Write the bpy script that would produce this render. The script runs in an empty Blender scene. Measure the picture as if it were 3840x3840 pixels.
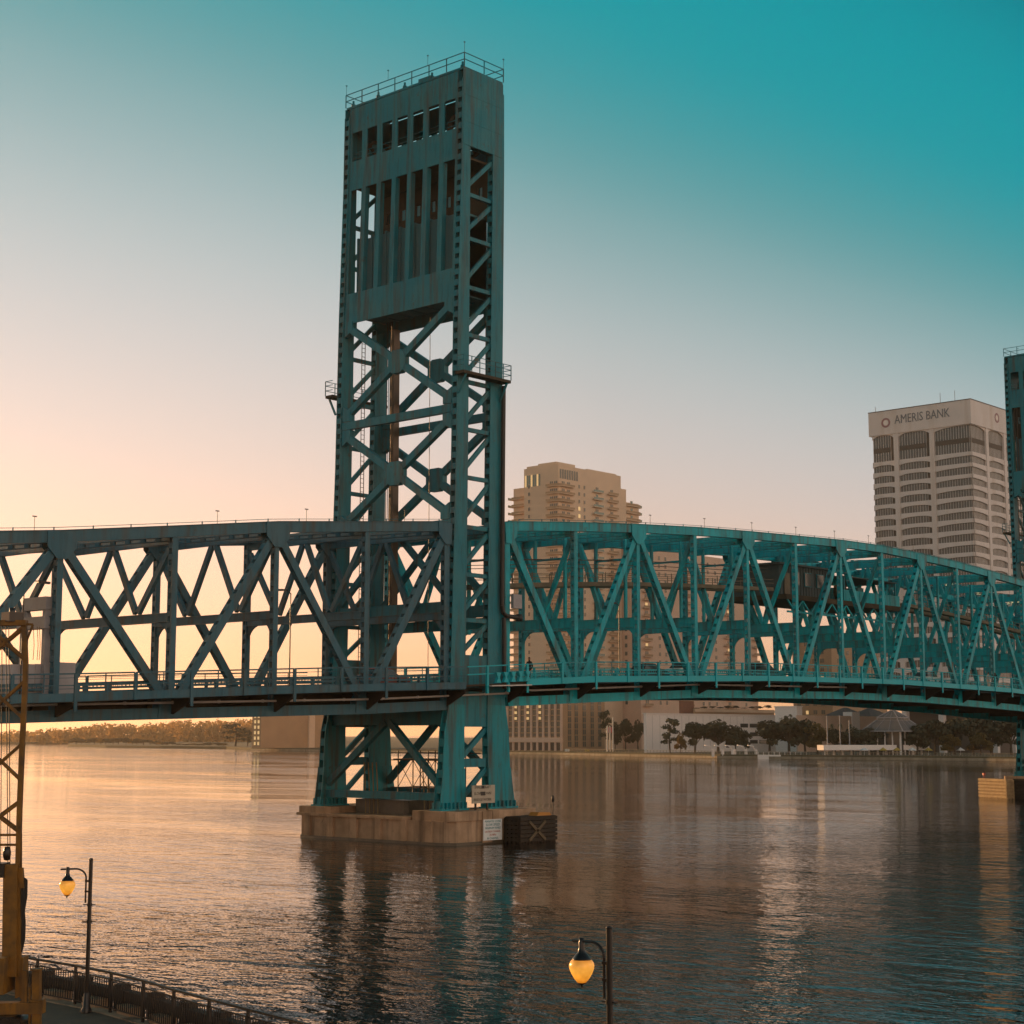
import bpy, math, random
from mathutils import Vector
random.seed(7)
R = math.radians
S = 0.8576                       # survey units -> metres (applied to every vertex and location)
sc = bpy.context.scene
COL = sc.collection

# ------------------------------------------------------------------ camera
THETA = 0.72482463               # angle between the view and the bridge axis (+X)
PITCH = math.atan(419 / 3150)
CAMP = Vector((-103.347, -102.634, 8.8))
cd = bpy.data.cameras.new('camera'); cam = bpy.data.objects.new('camera', cd); COL.objects.link(cam)
cd.sensor_width = 36; cd.lens = 36 * 3150 / 1932; cd.clip_start = 0.5; cd.clip_end = 20000
cam.location = CAMP * S
cam.rotation_euler = (math.pi / 2 + PITCH, 0, THETA - math.pi / 2)
sc.camera = cam
sc.cycles.use_denoising = True
sc.cycles.max_bounces = 6
sc.cycles.volume_bounces = 0
sc.cycles.sample_clamp_indirect = 4
# ------------------------------------------------------------------ light
SUN_AZ = R(90.5)                 # world angle of the sun from +X, just behind the tower's side
SUN_EL = R(7.0)
sd = bpy.data.lights.new('sun', 'SUN'); sun = bpy.data.objects.new('sun', sd); COL.objects.link(sun)
sd.energy = 5.0; sd.angle = R(0.6); sd.color = (1.0, 0.56, 0.24)
sv = Vector((math.cos(SUN_AZ) * math.cos(SUN_EL), math.sin(SUN_AZ) * math.cos(SUN_EL), math.sin(SUN_EL)))
sun.rotation_euler = sv.to_track_quat('Z', 'Y').to_euler()
vs = sc.view_settings
vs.view_transform = 'Standard'; vs.look = 'None'; vs.exposure = 0.0; vs.gamma = 1.0
try: vs.use_curve_mapping = False
except Exception: pass

def lin(r, g, b):
    f = lambda c: (c / 255 / 12.92) if c / 255 <= 0.04045 else ((c / 255 + 0.055) / 1.055) ** 2.4
    return (f(r), f(g), f(b), 1.0)

world = bpy.data.worlds.new('World'); sc.world = world; world.use_nodes = True
def build_world():
    nt = world.node_tree; N = nt.nodes; L = nt.links; N.clear()
    def math_(op, a, b=None, c=None):
        n = N.new('ShaderNodeMath'); n.operation = op
        for i, v in enumerate((a, b, c)):
            if v is None: continue
            if isinstance(v, (int, float)): n.inputs[i].default_value = v
            else: L.new(v, n.inputs[i])
        return n.outputs[0]
    tc = N.new('ShaderNodeTexCoord'); sep = N.new('ShaderNodeSeparateXYZ'); L.new(tc.outputs['Generated'], sep.inputs[0])
    x, y, z = sep.outputs
    e = math_('ARCSINE', math_('MAXIMUM', z, 0.0))
    s = math_('ADD', math_('MULTIPLY', x, math.cos(SUN_AZ)), math_('MULTIPLY', y, math.sin(SUN_AZ)))
    scale = math_('MAXIMUM', math_('ADD', math_('MULTIPLY', s, SKY_S1), SKY_S0), 0.55)
    t = math_('DIVIDE', math_('DIVIDE', e, R(48.0)), scale)
    cr = N.new('ShaderNodeValToRGB'); L.new(t, cr.inputs[0]); el = cr.color_ramp.elements
    stops = SKY_STOPS
    while len(el) < len(stops): el.new(0.5)
    for k, (p, c) in enumerate(stops): el[k].position = p / 48.0; el[k].color = lin(*c)
    cr.color_ramp.interpolation = 'B_SPLINE'
    cr2 = N.new('ShaderNodeValToRGB'); L.new(math_('DIVIDE', e, R(48.0)), cr2.inputs[0]); e2 = cr2.color_ramp.elements
    while len(e2) < len(ANTI_STOPS): e2.new(0.5)
    for k, (p, c) in enumerate(ANTI_STOPS): e2[k].position = p / 48.0; e2[k].color = lin(*c)
    cr2.color_ramp.interpolation = 'B_SPLINE'
    side = N.new('ShaderNodeMapRange'); side.interpolation_type = 'SMOOTHSTEP'; side.inputs[1].default_value = 0.15; side.inputs[2].default_value = -0.75; L.new(s, side.inputs[0])
    mx = N.new('ShaderNodeMix'); mx.data_type = 'RGBA'; L.new(side.outputs[0], mx.inputs[0]); L.new(cr.outputs[0], mx.inputs[6]); L.new(cr2.outputs[0], mx.inputs[7])
    glow = math_('MULTIPLY', math_('MULTIPLY', math_('MAXIMUM', math_('SUBTRACT', s, 0.6), 0.0), SKY_B), math_('POWER', 2.718, math_('MULTIPLY', e, -1.0 / R(8.0))))
    br = math_('ADD', math_('ADD', glow, 1.03), math_('MULTIPLY', side.outputs[0], 0.35))
    mul = N.new('ShaderNodeVectorMath'); mul.operation = 'SCALE'
    L.new(mx.outputs[2], mul.inputs[0]); L.new(br, mul.inputs['Scale'])
    b1 = N.new('ShaderNodeBackground'); L.new(mul.outputs[0], b1.inputs[0]); b1.inputs[1].default_value = SKY_K
    sky = N.new('ShaderNodeTexSky'); sky.sky_type = 'NISHITA'; sky.sun_disc = False
    sky.sun_elevation = SUN_EL; sky.sun_rotation = math.pi / 2 - SUN_AZ
    sky.dust_density = 2.0; sky.air_density = 1.0; sky.ozone_density = 3.0
    b2 = N.new('ShaderNodeBackground'); L.new(sky.outputs[0], b2.inputs[0]); b2.inputs[1].default_value = 0.003
    add = N.new('ShaderNodeAddShader'); L.new(b1.outputs[0], add.inputs[0]); L.new(b2.outputs[0], add.inputs[1])
    out = N.new('ShaderNodeOutputWorld'); L.new(add.outputs[0], out.inputs['Surface'])
SKY_S0, SKY_S1, SKY_B, SKY_K = 0.20, 1.25, 4.0, 1.08
SKY_STOPS = [(0, (255, 184, 120)), (4, (242, 193, 157)), (8.8, (208, 193, 186)), (14, (175, 183, 184)),
             (19, (112, 156, 159)), (23, (60, 146, 152)), (27, (0, 146, 156)), (34, (0, 142, 153)), (41, (0, 92, 108)), (48, (0, 58, 74))]
ANTI_STOPS = [(0, (255, 212, 176)), (12, (255, 214, 184)), (24, (220, 202, 186)), (34, (110, 150, 156)), (48, (0, 84, 104))]
build_world()

# ------------------------------------------------------------------ helpers
ORG = {}
def lerp(tab, x):
    if x <= tab[0][0]:
        (a, b), (c, d) = tab[0], tab[1]
        return b + (d - b) * (x - a) / (c - a)
    for (a, b), (c, d) in zip(tab, tab[1:]):
        if x <= c: return b + (d - b) * (x - a) / (c - a)
    (a, b), (c, d) = tab[-2], tab[-1]
    return b + (d - b) * (x - a) / (c - a)

class MB:
    def __init__(s): s.v = []; s.f = []; s.sm = []; s.mi = []; s.cur = 0
    def add(s, vs, fs, smooth=False):
        o = len(s.v); s.v += [tuple(p) for p in vs]
        for f in fs: s.f.append([i + o for i in f]); s.sm.append(smooth); s.mi.append(s.cur)
        return s
    def box(s, x0, x1, y0, y1, z0, z1):
        v = [(x0, y0, z0), (x1, y0, z0), (x1, y1, z0), (x0, y1, z0), (x0, y0, z1), (x1, y0, z1), (x1, y1, z1), (x0, y1, z1)]
        return s.add(v, [(0, 3, 2, 1), (4, 5, 6, 7), (0, 1, 5, 4), (1, 2, 6, 5), (2, 3, 7, 6), (3, 0, 4, 7)])
    def frame(s, p, q, side):
        p = Vector(p); q = Vector(q); t = (q - p).normalized(); a = Vector(side); a = a - t * a.dot(t)
        if a.length < 1e-4: a = Vector((1, 0, 0)) - t * t.x
        a.normalize(); return p, q, t, a, t.cross(a)
    def beam(s, p, q, w, d, side=(0, 1, 0), w2=None, d2=None):
        p, q, t, a, n = s.frame(p, q, side); w2 = w if w2 is None else w2; d2 = d if d2 is None else d2
        v = [p - a * w / 2 - n * d / 2, p + a * w / 2 - n * d / 2, p + a * w / 2 + n * d / 2, p - a * w / 2 + n * d / 2,
             q - a * w2 / 2 - n * d2 / 2, q + a * w2 / 2 - n * d2 / 2, q + a * w2 / 2 + n * d2 / 2, q - a * w2 / 2 + n * d2 / 2]
        return s.add(v, [(0, 3, 2, 1), (4, 5, 6, 7), (0, 1, 5, 4), (1, 2, 6, 5), (2, 3, 7, 6), (3, 0, 4, 7)])
    def perf(s, p, q, w, d, per=0.8, plate=0.45, th=0.07, side=(0, 1, 0)):
        # a built-up member: two side plates tied by batten plates, open between the battens
        p, q, t, a, n = s.frame(p, q, side); Ln = (q - p).length
        for k in (-1, 1):
            o = a * k * (w / 2 - th / 2); s.beam(p + o, q + o, th, d, a)
        m = max(1, int(Ln / per)); per = Ln / m
        for i in range(m):
            u0 = i * per; u1 = min(Ln, u0 + plate)
            for k in (-1, 1):
                o = n * k * (d / 2 - th / 2 - 0.004)
                s.beam(p + t * u0 + o, p + t * u1 + o, w - 2 * th - 0.004, th, a)
        return s
    def tube(s, p, q, r, n=8, r2=None, caps=True):
        p, q, t, a, b = s.frame(p, q, (0.31, 0.95, 0.02)); r2 = r if r2 is None else r2
        v = []
        for c, rr in ((p, r), (q, r2)):
            for i in range(n):
                g = 2 * math.pi * i / n; v.append(c + a * math.cos(g) * rr + b * math.sin(g) * rr)
        s.add(v, [(i, (i + 1) % n, n + (i + 1) % n, n + i) for i in range(n)], True)
        if caps: s.add(v, [tuple(range(n))[::-1], tuple(range(n, 2 * n))])
        return s
    def path(s, pts, r, n=6):
        for p, q in zip(pts, pts[1:]): s.tube(p, q, r, n)
        return s
    def prism(s, pts, ext):
        e = Vector(ext); n = len(pts); v = [Vector(p) for p in pts] + [Vector(p) + e for p in pts]
        nr = Vector((0, 0, 0))
        for i in range(n): nr += v[i].cross(v[(i + 1) % n])
        flip = nr.dot(e) > 0
        f = [tuple(range(n))[::-1], tuple(range(n, 2 * n))] + [(i, (i + 1) % n, n + (i + 1) % n, n + i) for i in range(n)]
        if not flip: f = [tuple(reversed(k)) for k in f]
        return s.add(v, f)
    def lathe(s, prof, c, n=20, smooth=True):
        c = Vector(c); v = []; f = []
        for r, z in prof:
            for i in range(n):
                g = 2 * math.pi * i / n; v.append(c + Vector((r * math.cos(g), r * math.sin(g), z)))
        for k in range(len(prof) - 1):
            for i in range(n):
                f.append((k * n + i, k * n + (i + 1) % n, (k + 1) * n + (i + 1) % n, (k + 1) * n + i))
        return s.add(v, f, smooth)
    def mesh(s, name, mats, org=(0, 0, 0)):
        me = bpy.data.meshes.new(name); ox, oy, oz = org
        me.from_pydata([((x - ox) * S, (y - oy) * S, (z - oz) * S) for x, y, z in s.v], [], s.f)
        for m in (mats if isinstance(mats, (list, tuple)) else [mats]): me.materials.append(m)
        me.polygons.foreach_set('use_smooth', s.sm); me.polygons.foreach_set('material_index', s.mi); me.update()
        return me
    def obj(s, name, mats, parent=None, label=None, stuff=False, org=None):
        if org is None: org = ORG[parent.name] if parent else (0, 0, 0)
        me = s.mesh(name, mats, org); o = bpy.data.objects.new(name, me); COL.objects.link(o)
        if parent: o.parent = parent
        else: o.location = Vector(org) * S
        ORG[o.name] = org
        if label: o['label'] = label
        if stuff: o['kind'] = 'stuff'
        return o
def tag(o, label, cat, group=None):
    o['label'] = label; o['category'] = cat
    if group: o['group'] = group
    return o
def thing(name, label, cat, loc=(0, 0, 0), group=None, rz=0):
    o = bpy.data.objects.new(name, None); COL.objects.link(o); o.location = Vector(loc) * S; o.rotation_euler = (0, 0, rz)
    o.empty_display_size = 0.3
    ORG[o.name] = tuple(loc); return tag(o, label, cat, group)
def local(o): ORG[o.name] = (0, 0, 0); return o       # parts of this thing are built about its own origin
def inst(name, me, parent, loc=(0, 0, 0), rz=0):
    o = bpy.data.objects.new(name, me); COL.objects.link(o); o.parent = parent
    o.location = Vector(loc) * S; o.rotation_euler = (0, 0, rz); ORG[o.name] = (0, 0, 0); return o
def dup(root, loc, rz=None, label=None, scale=None):
    r = root.copy(); COL.objects.link(r); r.location = Vector(loc) * S
    if rz is not None: r.rotation_euler = (0, 0, rz)
    if scale: r.scale = (scale[0], scale[1], scale[2])
    if label: r['label'] = label
    for ch in list(root.children):
        c = ch.copy(); COL.objects.link(c); c.parent = r
        for g in list(ch.children):
            d = g.copy(); COL.objects.link(d); d.parent = c
    return r
def structure(o): o['kind'] = 'structure'; return o

FW = Vector((math.cos(THETA), math.sin(THETA), 0)); RT = Vector((math.sin(THETA), -math.cos(THETA), 0))
FPX = 3150 * 3840 / 1932
def at(px, depth, z=0.0):
    # a survey point: bearing px (in 1/3840 of the frame), ground distance along the view
    k = (px - 1920) / FPX * math.cos(PITCH) * (1 + 0.0) / 1.0
    p = CAMP + FW * depth + RT * depth * k
    return Vector((p.x, p.y, z))

# ------------------------------------------------------------------ materials
def mat(name, base, rough=0.6, metal=0.0, noise=None, scale=1.0, streak=None, bump=0.0, bscale=20, spec=0.5, emit=None, es=0, fleck=None):
    m = bpy.data.materials.new(name); m.use_nodes = True; nt = m.node_tree; N = nt.nodes; L = nt.links
    b = N['Principled BSDF']; b.inputs['Roughness'].default_value = rough; b.inputs['Metallic'].default_value = metal
    b.inputs['Specular IOR Level'].default_value = spec
    b.inputs['Base Color'].default_value = (*base, 1)
    geo = N.new('ShaderNodeNewGeometry')
    def tex(sc_, det=5, vec=None, ro=0.6):
        n = N.new('ShaderNodeTexNoise'); n.inputs['Scale'].default_value = sc_; n.inputs['Detail'].default_value = det
        n.inputs['Roughness'].default_value = ro
        L.new(vec if vec else geo.outputs['Position'], n.inputs['Vector']); return n.outputs[0]
    def ramp(src, a, c):
        r = N.new('ShaderNodeMapRange'); r.inputs[1].default_value = a; r.inputs[2].default_value = c; L.new(src, r.inputs[0]); return r.outputs[0]
    def mix(fac, a, bcol):
        x = N.new('ShaderNodeMix'); x.data_type = 'RGBA'; L.new(fac, x.inputs[0])
        if isinstance(a, tuple): x.inputs[6].default_value = (*a, 1)
        else: L.new(a, x.inputs[6])
        x.inputs[7].default_value = (*bcol, 1); return x.outputs[2]
    col = base
    if noise: col = mix(ramp(tex(scale), 0.35, 0.68), col, noise)
    if streak:
        mp = N.new('ShaderNodeMapping'); mp.inputs['Scale'].default_value = (1.0, 1.0, 0.07); L.new(geo.outputs['Position'], mp.inputs[0])
        col = mix(ramp(tex(streak[1], 6, mp.outputs[0]), 0.5, 0.72), col, streak[0])
    if fleck: col = mix(ramp(tex(fleck[1], 8, None, 0.75), 0.6, 0.72), col, fleck[0])
    if not isinstance(col, tuple): L.new(col, b.inputs['Base Color'])
    if bump:
        bp = N.new('ShaderNodeBump'); bp.inputs['Strength'].default_value = bump; bp.inputs['Distance'].default_value = 0.05
        L.new(tex(bscale), bp.inputs['Height']); L.new(bp.outputs[0], b.inputs['Normal'])
    if emit:
        b.inputs['Emission Color'].default_value = (*emit, 1); b.inputs['Emission Strength'].default_value = es
    return m
def teal(name, c1, c2, rust=(0.075, 0.07, 0.055), grime=(0.012, 0.045, 0.052)):
    m = mat(name, c1, 0.45, noise=c2, scale=0.55, streak=(rust, 1.5), fleck=(rust, 1.3), bump=0.15, bscale=6, spec=0.2)
    nt = m.node_tree; N = nt.nodes; L = nt.links; b = N['Principled BSDF']; src = b.inputs['Base Color'].links[0].from_socket
    geo = N.new('ShaderNodeNewGeometry'); mp = N.new('ShaderNodeMapping'); mp.inputs['Scale'].default_value = (1.3, 1.3, 0.16); L.new(geo.outputs['Position'], mp.inputs[0])
    n = N.new('ShaderNodeTexNoise'); n.inputs['Scale'].default_value = 2.2; n.inputs['Detail'].default_value = 7; n.inputs['Roughness'].default_value = 0.7; L.new(mp.outputs[0], n.inputs['Vector'])
    r = N.new('ShaderNodeMapRange'); r.inputs[1].default_value = 0.5; r.inputs[2].default_value = 0.8; r.inputs[4].default_value = 0.75; L.new(n.outputs[0], r.inputs[0])
    x = N.new('ShaderNodeMix'); x.data_type = 'RGBA'; L.new(r.outputs[0], x.inputs[0]); L.new(src, x.inputs[6]); x.inputs[7].default_value = (*grime, 1); L.new(x.outputs[2], b.inputs['Base Color'])
    return m
TEAL = teal('tower_teal_paint', (0.004, 0.18, 0.235), (0.03, 0.195, 0.23))
TEALA = teal('grey_teal_paint', (0.025, 0.12, 0.17), (0.055, 0.14, 0.18))  # greyer, darker teal than the tower paint
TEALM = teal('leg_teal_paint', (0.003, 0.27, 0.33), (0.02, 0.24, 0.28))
TEALL = teal('lift_span_teal_paint', (0.001, 0.42, 0.50), (0.006, 0.30, 0.36))
TEAL2 = mat('fresh_teal_paint', (0.004, 0.42, 0.50), 0.4, noise=(0.02, 0.38, 0.44), scale=0.4, bump=0.1, bscale=5, spec=0.2)
CWT = mat('counterweight_panels', (0.05, 0.18, 0.21), 0.7, noise=(0.08, 0.17, 0.19), scale=0.6, streak=((0.10, 0.2, 0.2), 0.9))
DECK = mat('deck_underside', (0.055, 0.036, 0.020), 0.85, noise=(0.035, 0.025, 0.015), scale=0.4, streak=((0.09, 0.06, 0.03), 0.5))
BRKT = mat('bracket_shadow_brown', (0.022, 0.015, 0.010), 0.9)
ROADM = mat('bridge_road_surface', (0.07, 0.068, 0.065), 0.85, noise=(0.1, 0.095, 0.09), scale=2)
CONC = mat('pier_concrete', (0.50, 0.33, 0.21), 0.85, noise=(0.30, 0.19, 0.11), scale=0.6, streak=((0.10, 0.065, 0.04), 1.1), fleck=((0.14, 0.095, 0.055), 2), bump=0.3, bscale=3)
DARKC = mat('wet_tide_band_and_plinth', (0.06, 0.05, 0.035), 0.4, noise=(0.1, 0.08, 0.05), scale=2, bump=0.4, bscale=8)
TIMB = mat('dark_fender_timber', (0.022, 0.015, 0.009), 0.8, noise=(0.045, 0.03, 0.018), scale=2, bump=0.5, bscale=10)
TIMBL = mat('sunlit_fender_timber', (0.40, 0.28, 0.14), 0.8, noise=(0.28, 0.19, 0.10), scale=2, bump=0.5, bscale=10)  # sunlit fender end: the sunshine is put into a paler timber colour
WHITEP = mat('white_sign_face', (0.78, 0.78, 0.76), 0.5, noise=(0.7, 0.7, 0.68), scale=3)
BEIGEP = mat('weathered_sign_face', (0.50, 0.43, 0.33), 0.6, noise=(0.40, 0.34, 0.26), scale=3)
INKT = mat('teal_sign_ink', (0.02, 0.22, 0.24), 0.6)
INKR = mat('red_sign_ink', (0.45, 0.09, 0.05), 0.6)
INKB = mat('black_sign_ink', (0.02, 0.02, 0.02), 0.6)
PIPE = mat('pale_conduit', (0.62, 0.58, 0.55), 0.5, noise=(0.5, 0.45, 0.4), scale=1)
BLACKM = mat('black_cable_cover', (0.015, 0.013, 0.012), 0.5)
STEELC = mat('wire_rope', (0.10, 0.07, 0.05), 0.5, metal=0.4)
CATW = mat('catwalk_planks', (0.20, 0.16, 0.11), 0.8, noise=(0.13, 0.10, 0.07), scale=1)
HOUSEM = mat('house_cladding', (0.035, 0.055, 0.06), 0.7, noise=(0.055, 0.075, 0.08), scale=1)
GLASSD = mat('dark_window_glass', (0.03, 0.04, 0.045), 0.12, spec=0.6)
GALV = mat('grey_gate_metal', (0.36, 0.34, 0.35), 0.55, noise=(0.28, 0.26, 0.27), scale=1)
BRONZE = mat('lamp_post_paint', (0.010, 0.008, 0.007), 0.3, noise=(0.016, 0.012, 0.01), scale=6)
def lamp_glass():
    m = mat('amber_lamp_glass', (0.7, 0.4, 0.1), 0.25); nt = m.node_tree; N = nt.nodes; L = nt.links; b = N['Principled BSDF']
    tc = N.new('ShaderNodeTexCoord'); sp = N.new('ShaderNodeSeparateXYZ'); L.new(tc.outputs['Generated'], sp.inputs[0])
    cr = N.new('ShaderNodeValToRGB'); L.new(sp.outputs[2], cr.inputs[0]); el = cr.color_ramp.elements
    for k, (p, c) in enumerate(((0.0, (214, 118, 22)), (0.3, (255, 162, 44)), (0.55, (255, 172, 62)), (1.0, (190, 108, 28)))):
        if k > 1: el.new(p)
        el[k].position = p; el[k].color = lin(*c)
    n = N.new('ShaderNodeTexNoise'); n.inputs['Scale'].default_value = 3; L.new(tc.outputs['Generated'], n.inputs[0])
    mr = N.new('ShaderNodeMapRange'); mr.inputs[1].default_value = .3; mr.inputs[2].default_value = .7; mr.inputs[3].default_value = .55; mr.inputs[4].default_value = 1.0; L.new(n.outputs[0], mr.inputs[0])
    L.new(cr.outputs[0], b.inputs['Emission Color']); L.new(mr.outputs[0], b.inputs['Emission Strength']); return m
LAMPG = lamp_glass()
LAMPC = mat('amber_lamp_core', (0.9, 0.6, 0.2), 0.4, emit=(1.0, 0.55, 0.1), es=1.5)
YEL = mat('yellow_rig_paint', (0.26, 0.11, 0.004), 0.6, noise=(0.10, 0.045, 0.006), scale=2.5, streak=((0.05, 0.03, 0.015), 3), fleck=((0.03, 0.02, 0.012), 5), bump=0.2, bscale=12)
RUBBER = mat('black_rubber', (0.02, 0.018, 0.016), 0.6)
PAVE = mat('promenade_concrete', (0.15, 0.095, 0.055), 0.85, noise=(0.10, 0.065, 0.04), scale=1.2, fleck=((0.08, 0.06, 0.05), 4), bump=0.4, bscale=14)
RAILM = mat('railing_paint', (0.014, 0.010, 0.008), 0.45)
LAND = mat('shore_ground', (0.07, 0.065, 0.035), 0.95, noise=(0.11, 0.09, 0.05), scale=0.1)
SEAW = mat('seawall_concrete', (0.36, 0.30, 0.22), 0.85, noise=(0.26, 0.2, 0.14), scale=0.4, streak=((0.15, 0.11, 0.07), 0.6))
LEAF = [mat('oak_leaves', (0.034, 0.034, 0.013), 0.7, noise=(0.055, 0.048, 0.018), scale=0.35),
        mat('yellowing_leaves', (0.13, 0.095, 0.025), 0.7, noise=(0.09, 0.075, 0.025), scale=0.3),
        mat('pine_needles', (0.035, 0.045, 0.02), 0.7, noise=(0.055, 0.06, 0.025), scale=0.3)]
BARK = mat('tree_bark', (0.09, 0.065, 0.045), 0.9, noise=(0.06, 0.045, 0.03), scale=2)
STUC = mat('tan_stucco', (0.72, 0.53, 0.38), 0.85, noise=(0.64, 0.47, 0.34), scale=0.15)
STUC2 = mat('pink_stucco', (0.72, 0.50, 0.38), 0.85, noise=(0.64, 0.45, 0.34), scale=0.15)
STUC3 = mat('brown_stucco', (0.42, 0.27, 0.16), 0.85, noise=(0.36, 0.23, 0.14), scale=0.15)
WHT = mat('white_wall', (0.88, 0.80, 0.76), 0.8, noise=(0.82, 0.74, 0.70), scale=0.1)
BANKW = mat('white_precast', (0.72, 0.66, 0.64), 0.8, noise=(0.66, 0.60, 0.58), scale=0.15, streak=((0.6, 0.52, 0.47), 0.3))
BANKG = mat('bronze_window', (0.13, 0.12, 0.11), 0.25, noise=(0.09, 0.085, 0.08), scale=0.3)
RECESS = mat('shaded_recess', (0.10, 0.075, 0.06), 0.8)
GLZ = mat('tinted_glass', (0.10, 0.11, 0.10), 0.15)
GLZL = mat('lit_window', (0.5, 0.4, 0.2), 0.4, emit=(1.0, 0.62, 0.26), es=0.55)
GLZT = mat('green_glass', (0.12, 0.2, 0.18), 0.15)
ROOFM = mat('slate_roof', (0.12, 0.11, 0.11), 0.8, noise=(0.16, 0.14, 0.13), scale=0.3)
BRICKR = mat('red_brick_wall', (0.28, 0.13, 0.08), 0.85, noise=(0.22, 0.1, 0.07), scale=0.5)
CLOTHD = mat('dark_clothes', (0.015, 0.015, 0.018), 0.9)
CLOTHW = mat('pale_clothes', (0.4, 0.36, 0.33), 0.9)
SKIN = mat('skin', (0.28, 0.16, 0.10), 0.6)
HAIR = mat('dark_hair', (0.02, 0.014, 0.01), 0.7)
CARW = mat('white_car_paint', (0.62, 0.6, 0.58), 0.3); CARD = mat('dark_car_paint', (0.03, 0.03, 0.035), 0.25); CARR = mat('red_car_paint', (0.2, 0.03, 0.025), 0.3)
FLAGR = mat('flag_red', (0.5, 0.06, 0.05), 0.8); FLAGW = mat('flag_white', (0.7, 0.68, 0.66), 0.8); FLAGB = mat('flag_blue', (0.04, 0.05, 0.22), 0.8)
CANV = mat('yellow_canvas', (0.45, 0.30, 0.06), 0.8)
AVW = mat('signal_red', (0.5, 0.05, 0.03), 0.5)

def water_material():
    m = bpy.data.materials.new('river_water'); m.use_nodes = True; nt = m.node_tree; N = nt.nodes; L = nt.links
    b = N['Principled BSDF']; b.inputs['Base Color'].default_value = (0.010, 0.007, 0.005, 1)
    b.inputs['Roughness'].default_value = 0.03; b.inputs['IOR'].default_value = 1.333
    geo = N.new('ShaderNodeNewGeometry')
    def vmath(op, a, c):
        n = N.new('ShaderNodeVectorMath'); n.operation = op; L.new(a, n.inputs[0])
        if isinstance(c, tuple): n.inputs[1].default_value = c
        else: L.new(c, n.inputs[1])
        return n.outputs[0]
    def mth(op, a, c):
        n = N.new('ShaderNodeMath'); n.operation = op
        for i, v in enumerate((a, c)):
            if isinstance(v, float): n.inputs[i].default_value = v
            else: L.new(v, n.inputs[i])
        return n.outputs[0]
    def noise(vec, sx, sy, rot, det, ro=0.55, off=0.0):
        mp = N.new('ShaderNodeMapping'); mp.inputs['Scale'].default_value = (sx, sy, 1); mp.inputs['Rotation'].default_value = (0, 0, rot)
        mp.inputs['Location'].default_value = (off, off, 0); L.new(vec, mp.inputs[0])
        n = N.new('ShaderNodeTexNoise'); n.noise_dimensions = '2D'; n.inputs['Scale'].default_value = 1.0; n.inputs['Detail'].default_value = det
        n.inputs['Roughness'].default_value = ro; L.new(mp.outputs[0], n.inputs['Vector']); return n.outputs[0]
    ang = -THETA - 0.15; pos = geo.outputs['Position']
    patch = noise(pos, 0.035, 0.014, ang + 0.1, 4.0, 0.62, 11.0)
    mr = N.new('ShaderNodeMapRange'); mr.inputs[1].default_value = 0.36; mr.inputs[2].default_value = 0.64
    mr.inputs[3].default_value = W_CALM; mr.inputs[4].default_value = 1.35; L.new(patch, mr.inputs[0])
    def height(vec):
        rip = mth('MULTIPLY', mth('MULTIPLY', mth('ABSOLUTE', mth('SUBTRACT', noise(vec, 1.5, 0.8, ang, 3.0, 0.55), 0.5), 0.0), mr.outputs[0]), -W_RIP)
        wav = mth('MULTIPLY', mth('ABSOLUTE', mth('SUBTRACT', noise(vec, 0.42, 0.2, ang - 0.3, 3.0, 0.5, 31.0), 0.5), 0.0), mth('MULTIPLY', mr.outputs[0], -W_WAV))
        return mth('ADD', mth('ADD', rip, wav), mth('MULTIPLY', noise(vec, 0.09, 0.04, ang + 0.2, 1.0, 0.5, 70.0), W_SWL))
    e_ = 0.05
    h0 = height(pos); hx = height(vmath('ADD', pos, (e_, 0, 0))); hy = height(vmath('ADD', pos, (0, e_, 0)))
    cmb = N.new('ShaderNodeCombineXYZ'); L.new(mth('DIVIDE', mth('SUBTRACT', h0, hx), e_), cmb.inputs[0]); L.new(mth('DIVIDE', mth('SUBTRACT', h0, hy), e_), cmb.inputs[1]); cmb.inputs[2].default_value = 1.0
    n = N.new('ShaderNodeVectorMath'); n.operation = 'NORMALIZE'; L.new(cmb.outputs[0], n.inputs[0]); L.new(n.outputs[0], b.inputs['Normal'])
    return m
W_RIP, W_WAV, W_SWL, W_CALM = 0.06, 0.16, 0.14, 0.22
WATER = water_material()

# ------------------------------------------------------------------ setting: water, land, haze
structure(MB().add([(-130, -1500, 0), (6000, -1500, 0), (6000, 6000, 0), (-130, 6000, 0)], [(0, 1, 2, 3)]).obj('river_water', WATER))
def shore_pt(px, y): return at(px, 8.8 * FPX / (y - 2753))
shore = [(4700, 2870), (3900, 2856), (3700, 2853), (2700, 2843), (2100, 2830), (1600, 2822), (1205, 2816.5), (950, 2813), (850, 2808), (600, 2805.5), (400, 2803), (255, 2798.5)]
SP = [shore_pt(*p) for p in shore]
back = [at(255, 1500), at(900, 2400), at(2000, 4200), at(4700, 4200)]
mb = MB(); poly = [Vector((p.x, p.y, -1)) for p in SP + back]; mb.prism(poly, (0, 0, 2.5)); structure(mb.obj('far_bank_ground', LAND))
fb = [at(-700, 1430), at(100, 1480), at(700, 1700), at(1500, 2600), at(1500, 5000), at(-2200, 5000), at(-2200, 1500)]
mb = MB(); mb.prism([Vector((p.x, p.y, -1)) for p in fb], (0, 0, 2.6)); structure(mb.obj('distant_bank_ground', LAND))
# seawall along the far bank
sw = thing('seawall', 'long low pale concrete seawall along the far river bank', 'seawall', tuple(SP[3]))
for a, b in zip(SP[:8], SP[1:8]):
    MB().beam((a.x, a.y, 0.5), (b.x, b.y, 0.5), 0.9, 3.0, (0, 0, 1)).obj('wall_section', SEAW, sw)
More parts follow.
